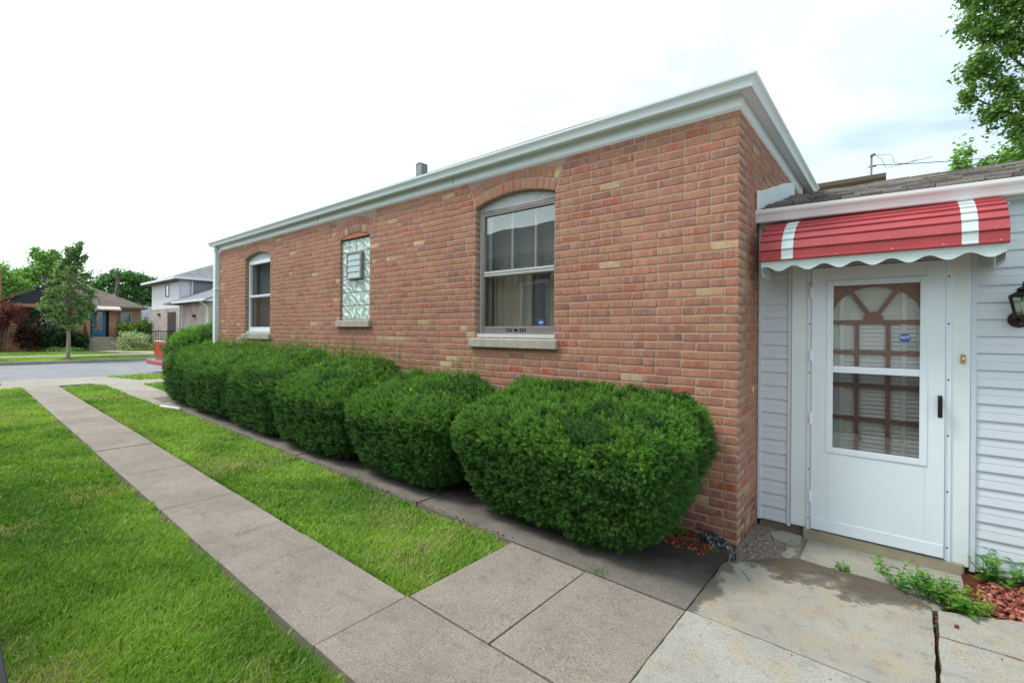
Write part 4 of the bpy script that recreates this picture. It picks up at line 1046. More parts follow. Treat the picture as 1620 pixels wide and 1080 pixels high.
crack([(-2.84, -2.02), (-2.85, -2.2), (-2.83, -2.36)], .0035, .008, 1)
crack([(-2.24, -2.05), (-2.27, -2.3), (-2.23, -2.50)], .0016, .008, 2)
crack([(-4.45, -2.58), (-4.3, -2.35), (-4.38, -2.02)], .0022, .009, 3)
crack([(.10, -.36), (.16, -.42), (.20, -.50)], .0025, .0015, 4)
crack([(1.55, -.405), (1.8, -.47), (2.1, -.52)], .003, .0015, 5)
def chips(name, pts, size, pal, seed, label, flat=.5, cat='rubble'):
    rg = np.random.default_rng(seed); n = len(pts); s = rg.uniform(*size, n)[:, None]
    ax = rg.normal(0, 1, (n, 3)); ax /= np.linalg.norm(ax, axis=1, keepdims=True); a, b_ = basis(ax)
    off = [(-1, -1, -1), (1, -1, -1), (1, 1, -1), (-1, 1, -1), (-1, -1, 1), (1, -1, 1), (1, 1, 1), (-1, 1, 1)]
    V = np.stack([pts + s * (ax * o[0] * .5 * rg.uniform(.6, 1, (n, 1)) + a * o[1] * .5 * rg.uniform(.6, 1, (n, 1)) + b_ * o[2] * .28 * flat * 2 * rg.uniform(.6, 1, (n, 1))) for o in off], 1)
    Fq = np.array([(3, 2, 1, 0), (4, 5, 6, 7), (0, 1, 5, 4), (1, 2, 6, 5), (2, 3, 7, 6), (3, 0, 4, 7)]); F = (np.arange(n)[:, None, None] * 8 + Fq[None]).reshape(-1, 4)
    pc = np.array([lin(*p)[:3] for p in pal]); c = pc[rg.integers(len(pal), size=n)] * rg.uniform(.75, 1.2, (n, 1))
    return tag(np_mesh(name, V.reshape(-1, 3), F, CHIPS, None, np.repeat(c, 8, 0)), label, cat, None, 'stuff')
rg = np.random.default_rng(77)
m = 5200; p = np.stack([rg.uniform(1.30, 3.6, m), rg.uniform(.03, .70, m), rg.uniform(-.03, -.004, m)], -1); p = p[(p[:, 1] < .62 - (p[:, 0] < 1.36) * .2)]
chips('red_stone_mulch', p, (.012, .034), [(168, 92, 74), (146, 74, 62), (186, 118, 96), (120, 66, 58), (196, 140, 118), (150, 96, 88)], 5, 'bed of reddish crushed stone below the siding at the right', cat='mulch')
m = 1500; p = np.stack([rg.uniform(-.62, -.12, m), rg.uniform(-.34, .0, m), rg.uniform(-.035, .0, m)], -1)
p[:, 2] += .012; chips('orange_mulch', p, (.006, .02), [(170, 92, 56), (150, 78, 48), (188, 112, 70), (120, 66, 46)], 6, 'orange wood debris heaped at the wall foot behind the nearest shrub', cat='mulch')
m = 300; p = np.stack([np.clip(rg.normal(.10, .10, m), -.2, .36), np.clip(rg.normal(.10, .22, m), -.26, .6), np.full(m, -.043)], -1)
chips('rubble', p, (.003, .013), [(210, 206, 200), (190, 180, 170), (168, 92, 76), (120, 108, 98), (230, 228, 224), (96, 88, 82)], 7, 'small white and red chips scattered on the dirt beside the brick corner')
# debris lying in the slab joints
m = 420; t = rg.random(m); p = np.where((rg.random(m) < .5)[:, None], np.stack([-1.27 + 1.25 * t, -1.065 + rg.normal(0, .006, m), np.full(m, -.012)], -1), np.stack([-4.2 + 2.9 * t, -1.045 + rg.normal(0, .012, m), .005 + .018 * (4.2 - 2.9 * t)], -1))
chips('joint_debris', p, (.004, .012), [(150, 88, 56), (120, 76, 50), (96, 80, 62), (170, 110, 70)], 8, 'brown leaf crumbs lying along the joint of the house walk')
m = 300; t = rg.random(m); p = np.stack([1.088 + rg.normal(0, .006, m), -.13 - .9 * t, np.full(m, -.03)], -1)
chips('joint_debris', p, (.004, .011), [(112, 84, 70), (90, 76, 66), (160, 84, 60), (70, 60, 54)], 9, 'dark crumbs filling the open joint between the right hand slabs')
m = 90; p = np.stack([rg.uniform(.05, 2.4, m), rg.uniform(-2.2, -.1, m), np.full(m, .004)], -1)
chips('joint_debris', p, (.003, .008), [(128, 96, 80), (96, 88, 80), (150, 84, 64)], 19, 'sparse crumbs on the poured slabs in front of the door')
bc = np.array([[1.165, -.285, .006]]); tag(chips('brick_chip', bc, (.022, .023), [(150, 62, 48)], 3, None), 'single red brick chip lying on the slab below the weeds', 'brick chip'); o = bpy.data.objects['brick_chip']; del o['kind']
# black crumbled lump against the corner
rg = np.random.default_rng(5); k = 26; lv, lf = [], []
for i in range(k):
    for j in range(k):
        u, v = i / (k - 1) * 2 - 1, j / (k - 1) * 2 - 1; r = max(0, 1 - (u * u + v * v))
        nz = fbm(np.array([u * 2 + 5]), np.array([v * 2 + 5]), 2.8, 3)[0]
        lv.append((-.13 + u * .17, -.10 + v * .085 - u * .03, -.05 + .115 * r ** .6 * (.35 + 1.1 * nz)))
for i in range(k - 1):
    for j in range(k - 1): a = i * k + j; lf.append((a, a + k, a + k + 1, a + 1))
t = NT('tar_lump'); c = t.mix(t.ramp(t.noise(t.pos(), 30, 6, .75), [(.5, 0.0), (.62, 1.0)]), lin(42, 42, 46), lin(176, 172, 168)); t.color(c); t.set(.8); t.bump(t.noise(t.pos(), 60, 5), 1, .02)
tag(np_mesh('tar_lump', np.array(lv), np.array(lf), t.m), 'black and white flaking lump of tar against the foot of the brick corner', 'lump')
# white leader pipe lying at the far end of the hedge
b = MB().prism([(-9.35, -1.235), (-8.75, -1.10), (-8.76, -1.05), (-9.36, -1.185)], 'z', .16, .20)
tag(b.build('leader_pipe', WHITE, bevel=.01), 'white downspout extension lying on the grass at the far end of the shrubs', 'pipe')

# ------------------------------------------------------------------ black fence beside the camera
fn = thing('metal_fence', (-6, -3.655, 0), 'low black metal fence along the left lawn, seen end on at the bottom left corner', 'fence')
FT = .912; b = MB()
for z in (FT - .03, .12): b.box(-13.5, 2.5, -3.684, -3.664, z, z + .026)
b.map(lambda x, y, z: (x, y, z + zg(x))); b = MB()
for i in range(8):
    x0, x1 = -13.5 + i * 2, -11.5 + i * 2
    for z in (FT - .03, .12):
        j = len(b.v); b.box(x0, x1, -3.684, -3.664, z, z + .026); b.v[j:] = [(x, y, q + zg(x)) for x, y, q in b.v[j:]]
b.build('rail', BLACKM, fn, .003)
for i in range(9):
    x = -13.5 + i * 2; MB().box(x - .022, x + .022, -3.692, -3.656, zg(x) - .1, zg(x) + FT + .02).build('post', BLACKM, fn, .004)
b = MB()
for i in range(140):
    x = -13.4 + i * .113; b.box(x - .007, x + .007, -3.680, -3.668, zg(x) + .05, zg(x) + FT - .028)
tag(b.build('pickets', BLACKM, fn), None, kind='stuff')
# ------------------------------------------------------------------ trees
def leaves(name, P, size, pal, rg, parent, m=LEAF, upb=.35):
    n = len(P); N = rg.normal(0, 1, (n, 3)); N[:, 2] = np.abs(N[:, 2]) + upb; N /= np.linalg.norm(N, axis=1, keepdims=True)
    A, B = basis(N); th = rg.uniform(0, 6.28, (n, 1)); a = A * np.cos(th) + B * np.sin(th); b_ = np.cross(N, a)
    s = (size * rg.uniform(.6, 1.3, n))[:, None]
    V = np.stack([P - a * s, P - b_ * s * .55 + N * s * .12, P + a * s, P + b_ * s * .55 + N * s * .12], 1).reshape(-1, 3)
    pc = np.array([lin(*p)[:3] for p in pal]); w = rg.dirichlet([.7] * len(pal), n); c = w @ pc * rg.uniform(.7, 1.2, (n, 1))
    return np_mesh(name, V, np.arange(n * 4).reshape(-1, 4), m, parent, np.repeat(c, 4, 0))
def tree(name, label, base, trunk_r, fork, blobs, n, size, pal, seed, group=None, cat='tree', bark=BARK, sub=7, hollow=.35):
    """blobs: (centre, radius or (rx,ry,rz)); limbs run from the trunk to each blob"""
    rg = np.random.default_rng(seed); root = thing(name, base, label, cat, group); base = Vector(base); fk = Vector(fork)
    tb = MB(); mid = base.lerp(fk, .5) + Vector((rg.normal(0, .04), rg.normal(0, .04), 0))
    tb.tube([base - Vector((0, 0, .1)), base + Vector((0, 0, .12)), mid, fk], [trunk_r * 1.35, trunk_r, trunk_r * .85, trunk_r * .7], 10)
    PP = []
    vol = [np.prod(np.broadcast_to(np.array(r, float), 3)) ** (2 / 3) for c, r in blobs]; tot = sum(vol)
    for (c, r), v in zip(blobs, vol):
        c = np.array(c, float); r = np.broadcast_to(np.array(r, float), 3)
        cv = Vector(c); m_ = fk.lerp(cv, .5) + Vector((0, 0, -.08 * (cv - fk).length))
        tb.tube([fk - Vector((0, 0, .1)), m_, cv], [trunk_r * .38, trunk_r * .18, trunk_r * .06], 6)
        k = int(n * v / tot); ns = max(4, int(sub * 4))
        d = rg.normal(0, 1, (ns, 3)); d /= np.linalg.norm(d, axis=1, keepdims=True); sc = c + d * r * rg.uniform(hollow, .95, (ns, 1))
        for q in sc[:6]: tb.tube([tuple(c), tuple((c + q) / 2 + rg.normal(0, .05, 3) * r), tuple(q)], [trunk_r * .06, trunk_r * .04, trunk_r * .015], 5)
        i = rg.integers(ns, size=k); spread = r * .27
        PP.append(sc[i] + rg.normal(0, 1, (k, 3)) * spread * rg.uniform(.4, 1.2, (k, 1)))
    tb.build('trunk', bark, root, smooth=True)
    leaves('crown', np.concatenate(PP), size, pal, rg, root)
    return root
G1 = [(66, 112, 48), (88, 132, 58), (50, 92, 44), (124, 158, 84)]
G2 = [(130, 174, 84), (154, 192, 102), (108, 150, 72), (172, 204, 120)]
G3 = [(90, 136, 82), (112, 154, 94), (72, 114, 70), (136, 172, 112)]
# right: big tree hanging into the frame behind the porch
bl = [((2.55, 12, 9.75), .55), ((2.35, 12, 8.9), (.38, .5, .42)), ((2.35, 12, 7.95), (.5, .5, .42)), ((2.75, 12.1, 8.6), .45), ((2.2, 12, 7.35), (.22, .3, .38)), ((3.0, 12, 9.3), .6), ((2.8, 12, 7.3), (.42, .4, .5)), ((2.62, 12, 6.75), (.36, .3, .36)), ((3.3, 12, 8.2), .6),
      ((3.05, 12, 6.3), (.4, .4, .5)), ((3.3, 12.3, 5.7), (.6, .6, .5)), ((3.6, 12, 7.0), .6), ((3.9, 12.5, 9.6), 1.0), ((4.4, 12.5, 8.2), 1.1), ((4.6, 12.5, 6.5), 1.0), ((5.8, 13, 9), 1.5), ((5.8, 13, 7), 1.4), ((4.9, 12.8, 10.8), 1.4), ((6.9, 13, 8), 1.6)]
tree('shade_tree', 'large drooping green tree cut by the top right corner above the porch roof', (5.6, 12.8, -.05), .24, (5.5, 12.8, 5.2), bl, 76000, .056, [(104, 144, 72), (128, 164, 84), (82, 120, 62), (154, 184, 114)], 5, sub=4, hollow=.2)
bl = [((2.35, 16, 6.6), (.32, .4, .75)), ((2.9, 16, 6.3), (.35, .4, .6)), ((3.3, 16, 6.5), (.5, .5, .7)), ((4.0, 16, 6.4), .8), ((3.0, 16, 5.2), (1.1, .8, .9))]
tree('young_tree', 'smaller bright green tree top showing just above the porch roof', (3.1, 16, -.05), .12, (3.1, 16, 4.2), bl, 7000, .075, G2, 6)
# street tree
tx, ty, tz = -26.85, -.22, .24
bl = []
for i in range(30):
    h = (i + .5) / 30; r_ = 1.12 * (math.sin(math.pi * min(1, (h * .93 + .10))) ** .75) * (1.12 - .62 * h); a = i * 2.4
    bl.append(((tx + math.cos(a) * r_ * .62, ty + math.sin(a) * r_ * .66 + .12 * h, tz + 1.55 + h * 3.25), (.40 - .18 * h, .40 - .18 * h, .34 - .08 * h)))
bl += [((tx, ty + .3, tz + 4.75), (.22, .22, .3)), ((tx, ty + .38, tz + 5.0), (.14, .16, .22)), ((tx, ty + .5, tz + 4.4), (.2, .2, .22))]
st_ = tree('street_tree', 'young street tree with a pointed grey green crown on the far parkway', (tx, ty, tz), .075, (tx, ty, tz + 2.0), bl, 8000, .068, [(92, 132, 86), (116, 152, 104), (72, 108, 72), (150, 178, 124), (172, 188, 100)], 7, sub=3, bark=PALEBARK, hollow=.1)
sm = MB().lathe([(.42, 0), (.3, .03), (.1, .05)], (tx, ty, tz - .01), 16); sm.build('mulch_ring', MULCHB, st_)
# trees behind the bungalow
tree('background_tree', 'tall yellow green tree behind the bungalow roof', (-57, 2, .3), .3, (-57, 2, 4.5), [((-57, 2.0, 7.1), (1.2, 1.25, 1.15)), ((-56.6, 1.2, 6.0), 1.2), ((-57, 3.0, 6.4), (1.1, 1.1, 1.2)), ((-57, 3.7, 5.6), 1.0), ((-57, 1.6, 8.0), (.5, .55, .6)), ((-57, 2.75, 8.1), (.5, .5, .6)), ((-57, 2.1, 4.7), 1.6)], 12000, .12, G2, 8, 'trees behind the far houses')
tree('background_tree', 'rounded yellow green tree at the left edge behind the chimney', (-55, -.4, .3), .25, (-55, -.4, 3.5), [((-55, -.6, 5.7), (1.0, 1.0, 1.1)), ((-55, .3, 5.0), 1.0), ((-55, -1.6, 5.0), 1.3), ((-55, -.4, 4.2), 1.2)], 8000, .12, G2, 9, 'trees behind the far houses')
tree('background_tree', 'broad dark green tree behind the utility pole', (-64, 9.3, .3), .4, (-64, 9.3, 4.0), [((-64, 7.6, 6.9), (1.1, 1.2, .9)), ((-64, 8.9, 7.3), (1.2, 1.3, .95)), ((-64, 10.3, 7.1), (1.2, 1.2, .95)), ((-64, 11.5, 6.5), (1.1, 1.1, .8)), ((-64, 9, 5.7), (1.4, 1.8, 1.0)), ((-64, 11, 5.4), (1.2, 1.4, 1.0)), ((-64, 6.7, 6.0), (.7, .8, .5)), ((-64, 9.8, 4.2), (1.2, 2.2, 1.2)), ((-64, 12.4, 5.8), (.8, .8, .6)), ((-64, 7.2, 5.0), (.9, 1.0, .6))], 15000, .14, G3, 10, 'trees behind the far houses', hollow=.3)

def shrub(name, label, c, r, n, size, pal, seed, cat='shrub', group=None, stems=5, sub=9):
    rg = np.random.default_rng(seed); base = (c[0], c[1], .29); root = thing(name, base, label, cat, group)
    ns = 60; d = rg.normal(0, 1, (ns, 3)); d /= np.linalg.norm(d, axis=1, keepdims=True); sc = np.array(c) + d * np.array(r) * rg.uniform(.3, .95, (ns, 1))
    i = rg.integers(ns, size=n); P = sc[i] + rg.normal(0, 1, (n, 3)) * np.array(r) * .16; P[:, 2] = np.maximum(P[:, 2], .32)
    leaves('foliage', P, size, pal, rg, root)
    for k in range(stems):
        q = sc[k]; MB().tube([(c[0] + rg.normal(0, .1), c[1] + rg.normal(0, .1), .25), tuple((np.array(c) + q) / 2), tuple(q)], [.035, .025, .012], 6).build('stem', BARK, root)
    return root
RD = [(112, 44, 50), (134, 58, 62), (84, 34, 42), (150, 84, 82)]
shrub('red_maple', 'dark red leaved maple at the left edge before the bungalow', (-35.0, -1.75, 2.25), (.7, .95, .85), 3200, .06, RD, 31, 'small tree')
shrub('purple_shrub', 'low purple brown shrub under the bungalow window', (-35.1, -.75, 1.15), (.6, .8, .75), 2400, .06, [(78, 44, 46), (96, 58, 56), (58, 40, 38)], 32)
DKH = [(46, 78, 40), (62, 96, 48), (36, 64, 34)]
for (y, z_, h_, s_, lb) in ((.0, .95, .75, 33, 'dark green shrub below the black window, left of the street tree trunk'), (.75, .95, .72, 34, 'dark green shrub just right of the street tree trunk'), (1.25, .85, .6, 35, 'dark green shrub beside the concrete steps')):
    shrub('foundation_shrub', lb, (-35.2, y, z_), (.6, .6, h_), 2000, .06, DKH, s_, group='dark shrubs below the black window')
shrub('ground_shrub', 'low light green ground shrub at the foot of the dark shrubs', (-34.5, .6, .42), (.3, .9, .16), 700, .05, G2, 36)
JN = [(112, 142, 54), (92, 124, 46), (136, 160, 70), (70, 100, 40)]
shrub('juniper_shrub', 'spreading golden green shrub right of the bungalow steps', (-35.6, 3.75, 1.45), (.7, .85, .8), 3600, .06, JN, 37)
shrub('juniper_shrub', 'narrow upright green shrub at the bungalow corner', (-36.0, 4.5, 1.5), (.45, .4, .95), 1500, .06, G1, 38)
shrub('hydrangea_shrub', 'rounded shrub with cream white flower heads beside the front walk', (-34.0, 3.5, .85), (.65, .85, .62), 3400, .05, [(222, 222, 190), (150, 170, 110), (112, 142, 72), (236, 234, 212)], 39)
shrub('ground_shrub', 'low yellow green edging plant at the foot of the flowering shrub', (-33.3, 3.6, .38), (.3, 1.0, .13), 600, .05, [(160, 176, 80), (130, 156, 66)], 40)
shrub('ground_shrub', 'yellow green low planting between the bungalow and the grey house', (-34.0, 5.0, .55), (.6, .7, .35), 900, .06, [(150, 170, 84), (126, 152, 70)], 43)

# ------------------------------------------------------------------ bungalow across the street
bg = thing('bungalow', (-41, .5, .3), 'low red brick bungalow with brown hip roof and blue front door across the street', 'house')
BX = -37.0
w = MB().box(-46, BX, -1.6, 4.52, .2, 2.95)
w.build('brick_wall', RBRICK, bg)
w = MB().box(BX + .002, -36.3, -1.65, 1.95, .2, 2.93).build('front_bay_wall', RBRICK, bg)
MB().box(BX + .001, BX + .32, 2.88, 3.22, .2, 2.9).build('brick_pier', RBRICK, bg)
rf = hip(MB(), -46.4, -36.7, -1.75, 4.80, 2.97, 1.75, th=.12)
rf.build('roof', ROOFBR, bg)
DKS = simple('charcoal_siding', lin(66, 64, 66), .7, .12, 3, .2, 30, stretch=(1, 1, 10))
gp_ = [(-1.75, 2.93), (1.95, 2.93), (1.95, 3.0), (.55, 4.33), (-1.75, 3.12)]
gs = MB().prism([(-1.62, 2.935), (1.9, 2.935), (.42, 4.25)], 'x', -38.5, -36.32); gs_o = gs.build('gable_siding', DKS, bg)
lp = MB()
for k in range(7):
    z = 2.95 + k * .17; f_ = (z - 2.935) / (4.25 - 2.935); lp.box(-36.319, -36.305, -1.62 + 2.04 * f_ + .03, 1.9 - 1.48 * f_ - .03, z, z + .02)
lp.build('lap_edge', simple('charcoal_edge', lin(44, 42, 44), .8), gs_o)
gr_ = MB()
for (ya, za, yb, zb) in ((-1.95, 2.86, .42, 4.33), (.42, 4.33, 2.2, 2.84)):
    gr_.prism([(ya, za), (yb, zb), (yb, zb + .1), (ya, za + .1)], 'x', -41, -36.15)
gr_.build('gable_roof', ROOFBR, bg)
ch = MB().box(-36.8, -36.2, -2.25, -1.67, .2, 4.62).box(-36.85, -36.15, -2.3, -1.62, 4.62, 4.72).build('chimney', RBRICK, bg)
ch2 = MB().box(-42.5, -42, .45, .75, 4.3, 5.05).build('chimney', DKS, bg)
FG = glass_mat('far_glass', (.35, .38, .4, 1))
DKROOM = simple('dark_interior', lin(52, 54, 56), .9)
def fwin(name, x, y0, y1, z0, z1, m, parent, mull=(), rails=(), fw=.06, back=DKROOM):
    b = MB().box(x, x + .05, y0, y0 + fw, z0, z1).box(x, x + .05, y1 - fw, y1, z0, z1).box(x, x + .05, y0 + fw, y1 - fw, z0, z0 + fw).box(x, x + .05, y0 + fw, y1 - fw, z1 - fw, z1)
    for q in mull: b.box(x + .003, x + .047, q - fw / 2, q + fw / 2, z0 + fw, z1 - fw)
    for q in rails: b.box(x + .006, x + .044, y0 + fw, y1 - fw, q - fw / 3, q + fw / 3)
    o = b.build(name, m, parent)
    MB().box(x + .02, x + .025, y0 + fw, y1 - fw, z0 + fw, z1 - fw).build('pane', FG, o)
    MB().box(x + .002, x + .012, y0 + fw, y1 - fw, z0 + fw, z1 - fw).build('window_blind', back, o); return o
wb = fwin('window', -36.298, -1.02, .78, 1.15, 2.75, BLACKM, bg, (-.25, .0), (1.95,), .14, back=simple('pale_blind', lin(120, 128, 134), .8))
MB().box(-36.298, -36.2, -1.05, .82, 1.04, 1.13).build('window_sill', WHITE, wb)
wt = fwin('window', BX + .002, 3.46, 4.02, 2.02, 2.62, simple('teal_frame', lin(120, 176, 178), .5), bg, (), (2.32,), .05, back=simple('teal_blind', lin(128, 178, 182), .7))
DB = simple('blue_door', lin(56, 132, 172), .4, .06)
dr = MB().box(BX + .01, BX + .07, 2.1, 2.24, 1.12, 2.78).box(BX + .01, BX + .07, 2.62, 2.76, 1.12, 2.78).box(BX + .01, BX + .07, 2.24, 2.62, 1.12, 1.42).box(BX + .01, BX + .07, 2.24, 2.62, 2.62, 2.78).build('door', DB, bg)
MB().box(BX + .02, BX + .03, 2.24, 2.62, 1.42, 2.62).build('door_glass', FG, dr)
MB().box(BX + .004, BX + .012, 2.2, 2.66, 1.4, 2.66).build('door_backing', DKROOM, dr)
MB().box(BX + .002, BX + .06, 2.765, 2.875, 1.1, 2.88).box(BX + .002, BX + .06, 1.96, 2.095, 1.1, 2.88).box(BX + .002, BX + .06, 2.1, 2.76, 2.785, 2.88).build('door_frame', BLACKM, dr)
MB().prism([(BX, 3.05), (BX + .9, 2.78), (BX + .9, 2.70), (BX + .88, 2.70), (BX + .86, 2.76), (BX, 3.0)], 'y', 1.9, 3.35).build('door_awning', simple('beige_awning', lin(206, 186, 174), .6, .05), bg)
b = MB()
for k in range(4): b.box(-36.3 if k == 3 else -35.9 + .28 * (3 - k) - .28 - .1, -35.9 + .28 * (3 - k), 1.62, 3.25, .25, .25 + .21 * (k + 1)) if k < 3 else b.box(BX + .08, -35.905, 1.62, 3.25, .25, 1.09)
b.build('front_steps', simple('worn_step_concrete', lin(168, 158, 140), .9, .12, 5, .3, 40, dirt=.3), bg, .015)
for y in (1.66, 3.2):
    r_ = MB().tube([(-35.05, y, .3), (-35.05, y, 1.1)], .02, 6).tube([(-36.2, y, 1.05), (-36.2, y, 1.95)], .02, 6).tube([(-35.05, y, 1.1), (-36.2, y, 1.95)], .02, 6)
    for k in range(1, 6): r_.tube([(-35.05 - .19 * k, y, .42 + .128 * k), (-35.05 - .19 * k, y, 1.1 + .141 * k)], .008, 5)
    r_.build('handrail', BLACKM, bg)

# ------------------------------------------------------------------ grey two-storey house
gh = thing('two_storey_house', (-44, 11, .3), 'grey two storey house with stucco upper floor and brown brick base across the street', 'house')
STUC = simple('pale_stucco', lin(236, 230, 240), .9, .04, 2, .2, 40)
BOARD = simple('grey_board_siding', lin(156, 157, 166), .8, .08, 1, .15, 20, stretch=(1, 9, .3))
MB().box(-50.7, -42.7, 8.3, 16, .2, 3.28).build('brick_wall', GBRICK, gh)
MB().box(-50.72, -42.68, 8.28, 16.02, 3.285, 5.62).build('stucco_wall', STUC, gh)
MB().box(-42.676, -42.655, 8.9, 16.0, 3.3, 5.6).build('board_wall', BOARD, gh)
hip(MB(), -51.4, -42.1, 7.75, 16.6, 5.66, 1.95, th=.22).build('roof', ROOFGR, gh)
MB().box(-51.45, -42.05, 7.62, 7.74, 5.5, 5.66).box(-42.09, -41.97, 7.7, 16.6, 5.5, 5.66).build('gutter', WHITE, gh)
MB().box(-42.64, -42.54, 8.95, 9.05, 3.3, 5.45).build('downspout', WHITE, gh)
gq = MB()
for k in range(14): gq.box(-43.1, -42.72, 8.2, 8.279, 1.7 + k * .27, 1.7 + k * .27 + .24)
gq.build('glass_block_strip', simple('far_glass_block', lin(206, 210, 206), .4, .1, 9), gh)
def swin(name, y, x0, x1, z0, z1, m, parent, back=DKROOM):
    b = MB().box(x0, x0 + .05, y - .05, y, z0, z1).box(x1 - .05, x1, y - .05, y, z0, z1).box(x0 + .05, x1 - .05, y - .05, y, z0, z0 + .05).box(x0 + .05, x1 - .05, y - .05, y, z1 - .05, z1)
    o = b.build(name, m, parent); MB().box(x0 + .05, x1 - .05, y - .02, y - .015, z0 + .05, z1 - .05).build('pane', FG, o); MB().box(x0 + .05, x1 - .05, y - .008, y - .002, z0 + .05, z1 - .05).build('window_blind', back, o)
swin('window', 8.278, -46.6, -45.7, 4.3, 5.25, simple('brown_window_frame', lin(108, 98, 94), .6), gh, simple('brown_blind', lin(110, 104, 98), .8))
MB().box(-46.2, -44.0, 8.285, 8.298, .4, 3.0).build('recess_shade_panel', simple('shaded_doorway', lin(74, 66, 64), .9), gh)  # flat panel on the wall, the recess's shade put into its colour
MB().box(-48.7, -48.2, 8.15, 8.299, 2.78, 2.92).build('wall_light', BLACKM, gh)
MB().box(-39.6, -34.1, 7.5, 13.5, .2, 3.5).build('wing_wall', GBRICK, gh)
MB().prism([(7.1, 3.55), (10.5, 5.0), (13.9, 3.55), (13.9, 3.45), (7.1, 3.45)], 'x', -42.6, -33.7).build('wing_roof', ROOFGR, gh)
MB().box(-40.2, -33.6, 7.0, 7.098, 3.45, 3.6).build('gutter', WHITE, gh)
MB().prism([(7.1, 3.44), (13.9, 3.44), (10.5, 4.9)], 'x', -33.69, -33.6).build('gable_trim', WHITE, gh)
MB().box(-39.55, -39.45, 7.4, 7.498, .4, 3.4).build('downspout', WHITE, gh)
b = MB().box(-34.35, -34.25, 7.4, 7.498, .4, 3.1).tube([(-34.3, 7.45, 3.1), (-34.55, 7.2, 3.35), (-34.6, 7.05, 3.5)], .05, 6)
b.build('downspout', WHITE, gh)
MB().box(-37.0, -36.7, 7.36, 7.499, 2.45, 2.6).build('wall_light', BLACKM, gh)
bf = MB()
for k in range(26): bf.box(-43.0 + .0, -42.97, 5.3 + k * .1, 5.33 + k * .1, .3, 1.5)
bf.box(-43.01, -42.96, 5.2, 8.0, 1.4, 1.45).box(-43.01, -42.96, 5.2, 8.0, .45, .5)
tag(bf.build('metal_fence', BLACKM), 'black picket fence in the gap beside the grey house', 'fence')
gg = thing('garage', (-52, 6.6, .3), 'low garage with pale grey roof seen between the two far houses', 'garage')
MB().box(-55, -51.2, 5.2, 9.0, .2, 2.0).build('wall', simple('garage_siding', lin(120, 118, 118), .8), gg)
MB().prism([(-55.3, 1.95), (-50.9, 1.95), (-50.9, 2.1), (-53, 3.7), (-53.2, 3.7), (-55.3, 2.1)], 'y', 5.0, 9.2).build('roof', simple('pale_grey_shingles', lin(150, 152, 160), .95, .1, 3), gg)
# utility pole and lines
up = thing('utility_pole', (-52, 6.08, .3), 'wooden utility pole in front of the dark green tree', 'utility pole')
MB().tube([(-52, 6.08, .2), (-52, 6.08, 6.35)], [.15, .12], 10).build('pole', simple('weathered_pole', lin(104, 96, 92), .9, .15, 8, stretch=(1, 1, .2)), up)
MB().box(-52.05, -51.95, 5.9, 6.3, 5.95, 6.03).build('crossarm', BARK, up)
def wire(label, pts, r):
    P = []
    for a, b_, sag in pts:
        a, b_ = Vector(a), Vector(b_)
        P += [a.lerp(b_, t / 12) - Vector((0, 0, sag * 4 * (t / 12) * (1 - t / 12))) for t in range(13 if (a, b_, sag) == pts[-1] or True else 12)]
    return tag(MB().tube(P, r, 6).build('overhead_wire', WIREM), label, 'wire')
wire('grey service wire slanting down from the utility pole to the bungalow roof', [((-52, 6.15, 5.9), (-46, 4.6, 3.55), .15)], .022)
wire('pair of low wires between the pole and the grey house', [((-52, 6.1, 4.6), (-50.9, 8.25, 3.9), .05)], .02)
wire('thin faint wire crossing the pale sky at the left', [((-30, -12, 9.3), (-34, 12.0, 6.6), .25)], .008)

# ------------------------------------------------------------------ red pickup parked beyond the shrubs
tk = thing('pickup_truck', (-17.87, 3.72, RZ), 'red pickup truck parked at the near kerb, only its tail showing past the shrubs', 'pickup truck')
TR = simple('red_car_paint', lin(176, 26, 30), .22, .04, 3, spec=.6); CHR = simple('chrome', lin(210, 212, 216), .18, .04, 6, metal=.9)
x0, x1, yb = -18.75, -17.0, .92
bd = MB().prism([(yb, .62), (yb, 1.12), (yb + 2.1, 1.12), (yb + 2.15, 1.14), (yb + 2.5, 1.80), (yb + 3.9, 1.82), (yb + 4.5, 1.2), (yb + 5.6, 1.10), (yb + 5.75, .95), (yb + 5.75, .5), (yb + 5.2, .5), (yb + 5.0, .85), (yb + 4.5, .85), (yb + 4.3, .5), (yb + 1.6, .5), (yb + 1.4, .85), (yb + .9, .85), (yb + .7, .5), (yb + .1, .5)], 'x', x0, x1)
body = bd.build('body', TR, tk, .05, seg=3)
MB().box(x0 + .12, x1 - .12, yb - .025, yb - .001, .66, 1.13).box(x0 + .1, x1 - .1, yb - .03, yb + .03, 1.131, 1.16).build('tailgate', TR, tk, .012)
MB().box(x0 + .12, x1 - .12, yb - .035, yb + .05, 1.161, 1.18).build('tailgate_cap', WHITE2, tk, .005)
MB().box(-18.0, -17.75, yb - .035, yb - .026, .98, 1.04).build('tailgate_handle', BLACKM, tk)
MB().box(x0 - .03, x1 + .03, yb - .22, yb - .03, .40, .54).build('rear_bumper', TR, tk, .02)
MB().box(x0 - .02, x1 + .02, yb - .2, yb - .03, .541, .56).build('bumper_top', CHR, tk, .003)
for x in (x0 + .055, x1 - .055): MB().box(x - .05, x + .05, yb - .02, yb + .03, .72, 1.08).build('tail_light', simple('tail_lens', lin(150, 20, 24), .2), tk, .01)
for x in (x0 - .004, x1 - .006): MB().prism([(yb + 2.3, 1.2), (yb + 2.6, 1.74), (yb + 3.8, 1.76), (yb + 4.3, 1.22)], 'x', x, x + .01).build('side_window', FG, tk)
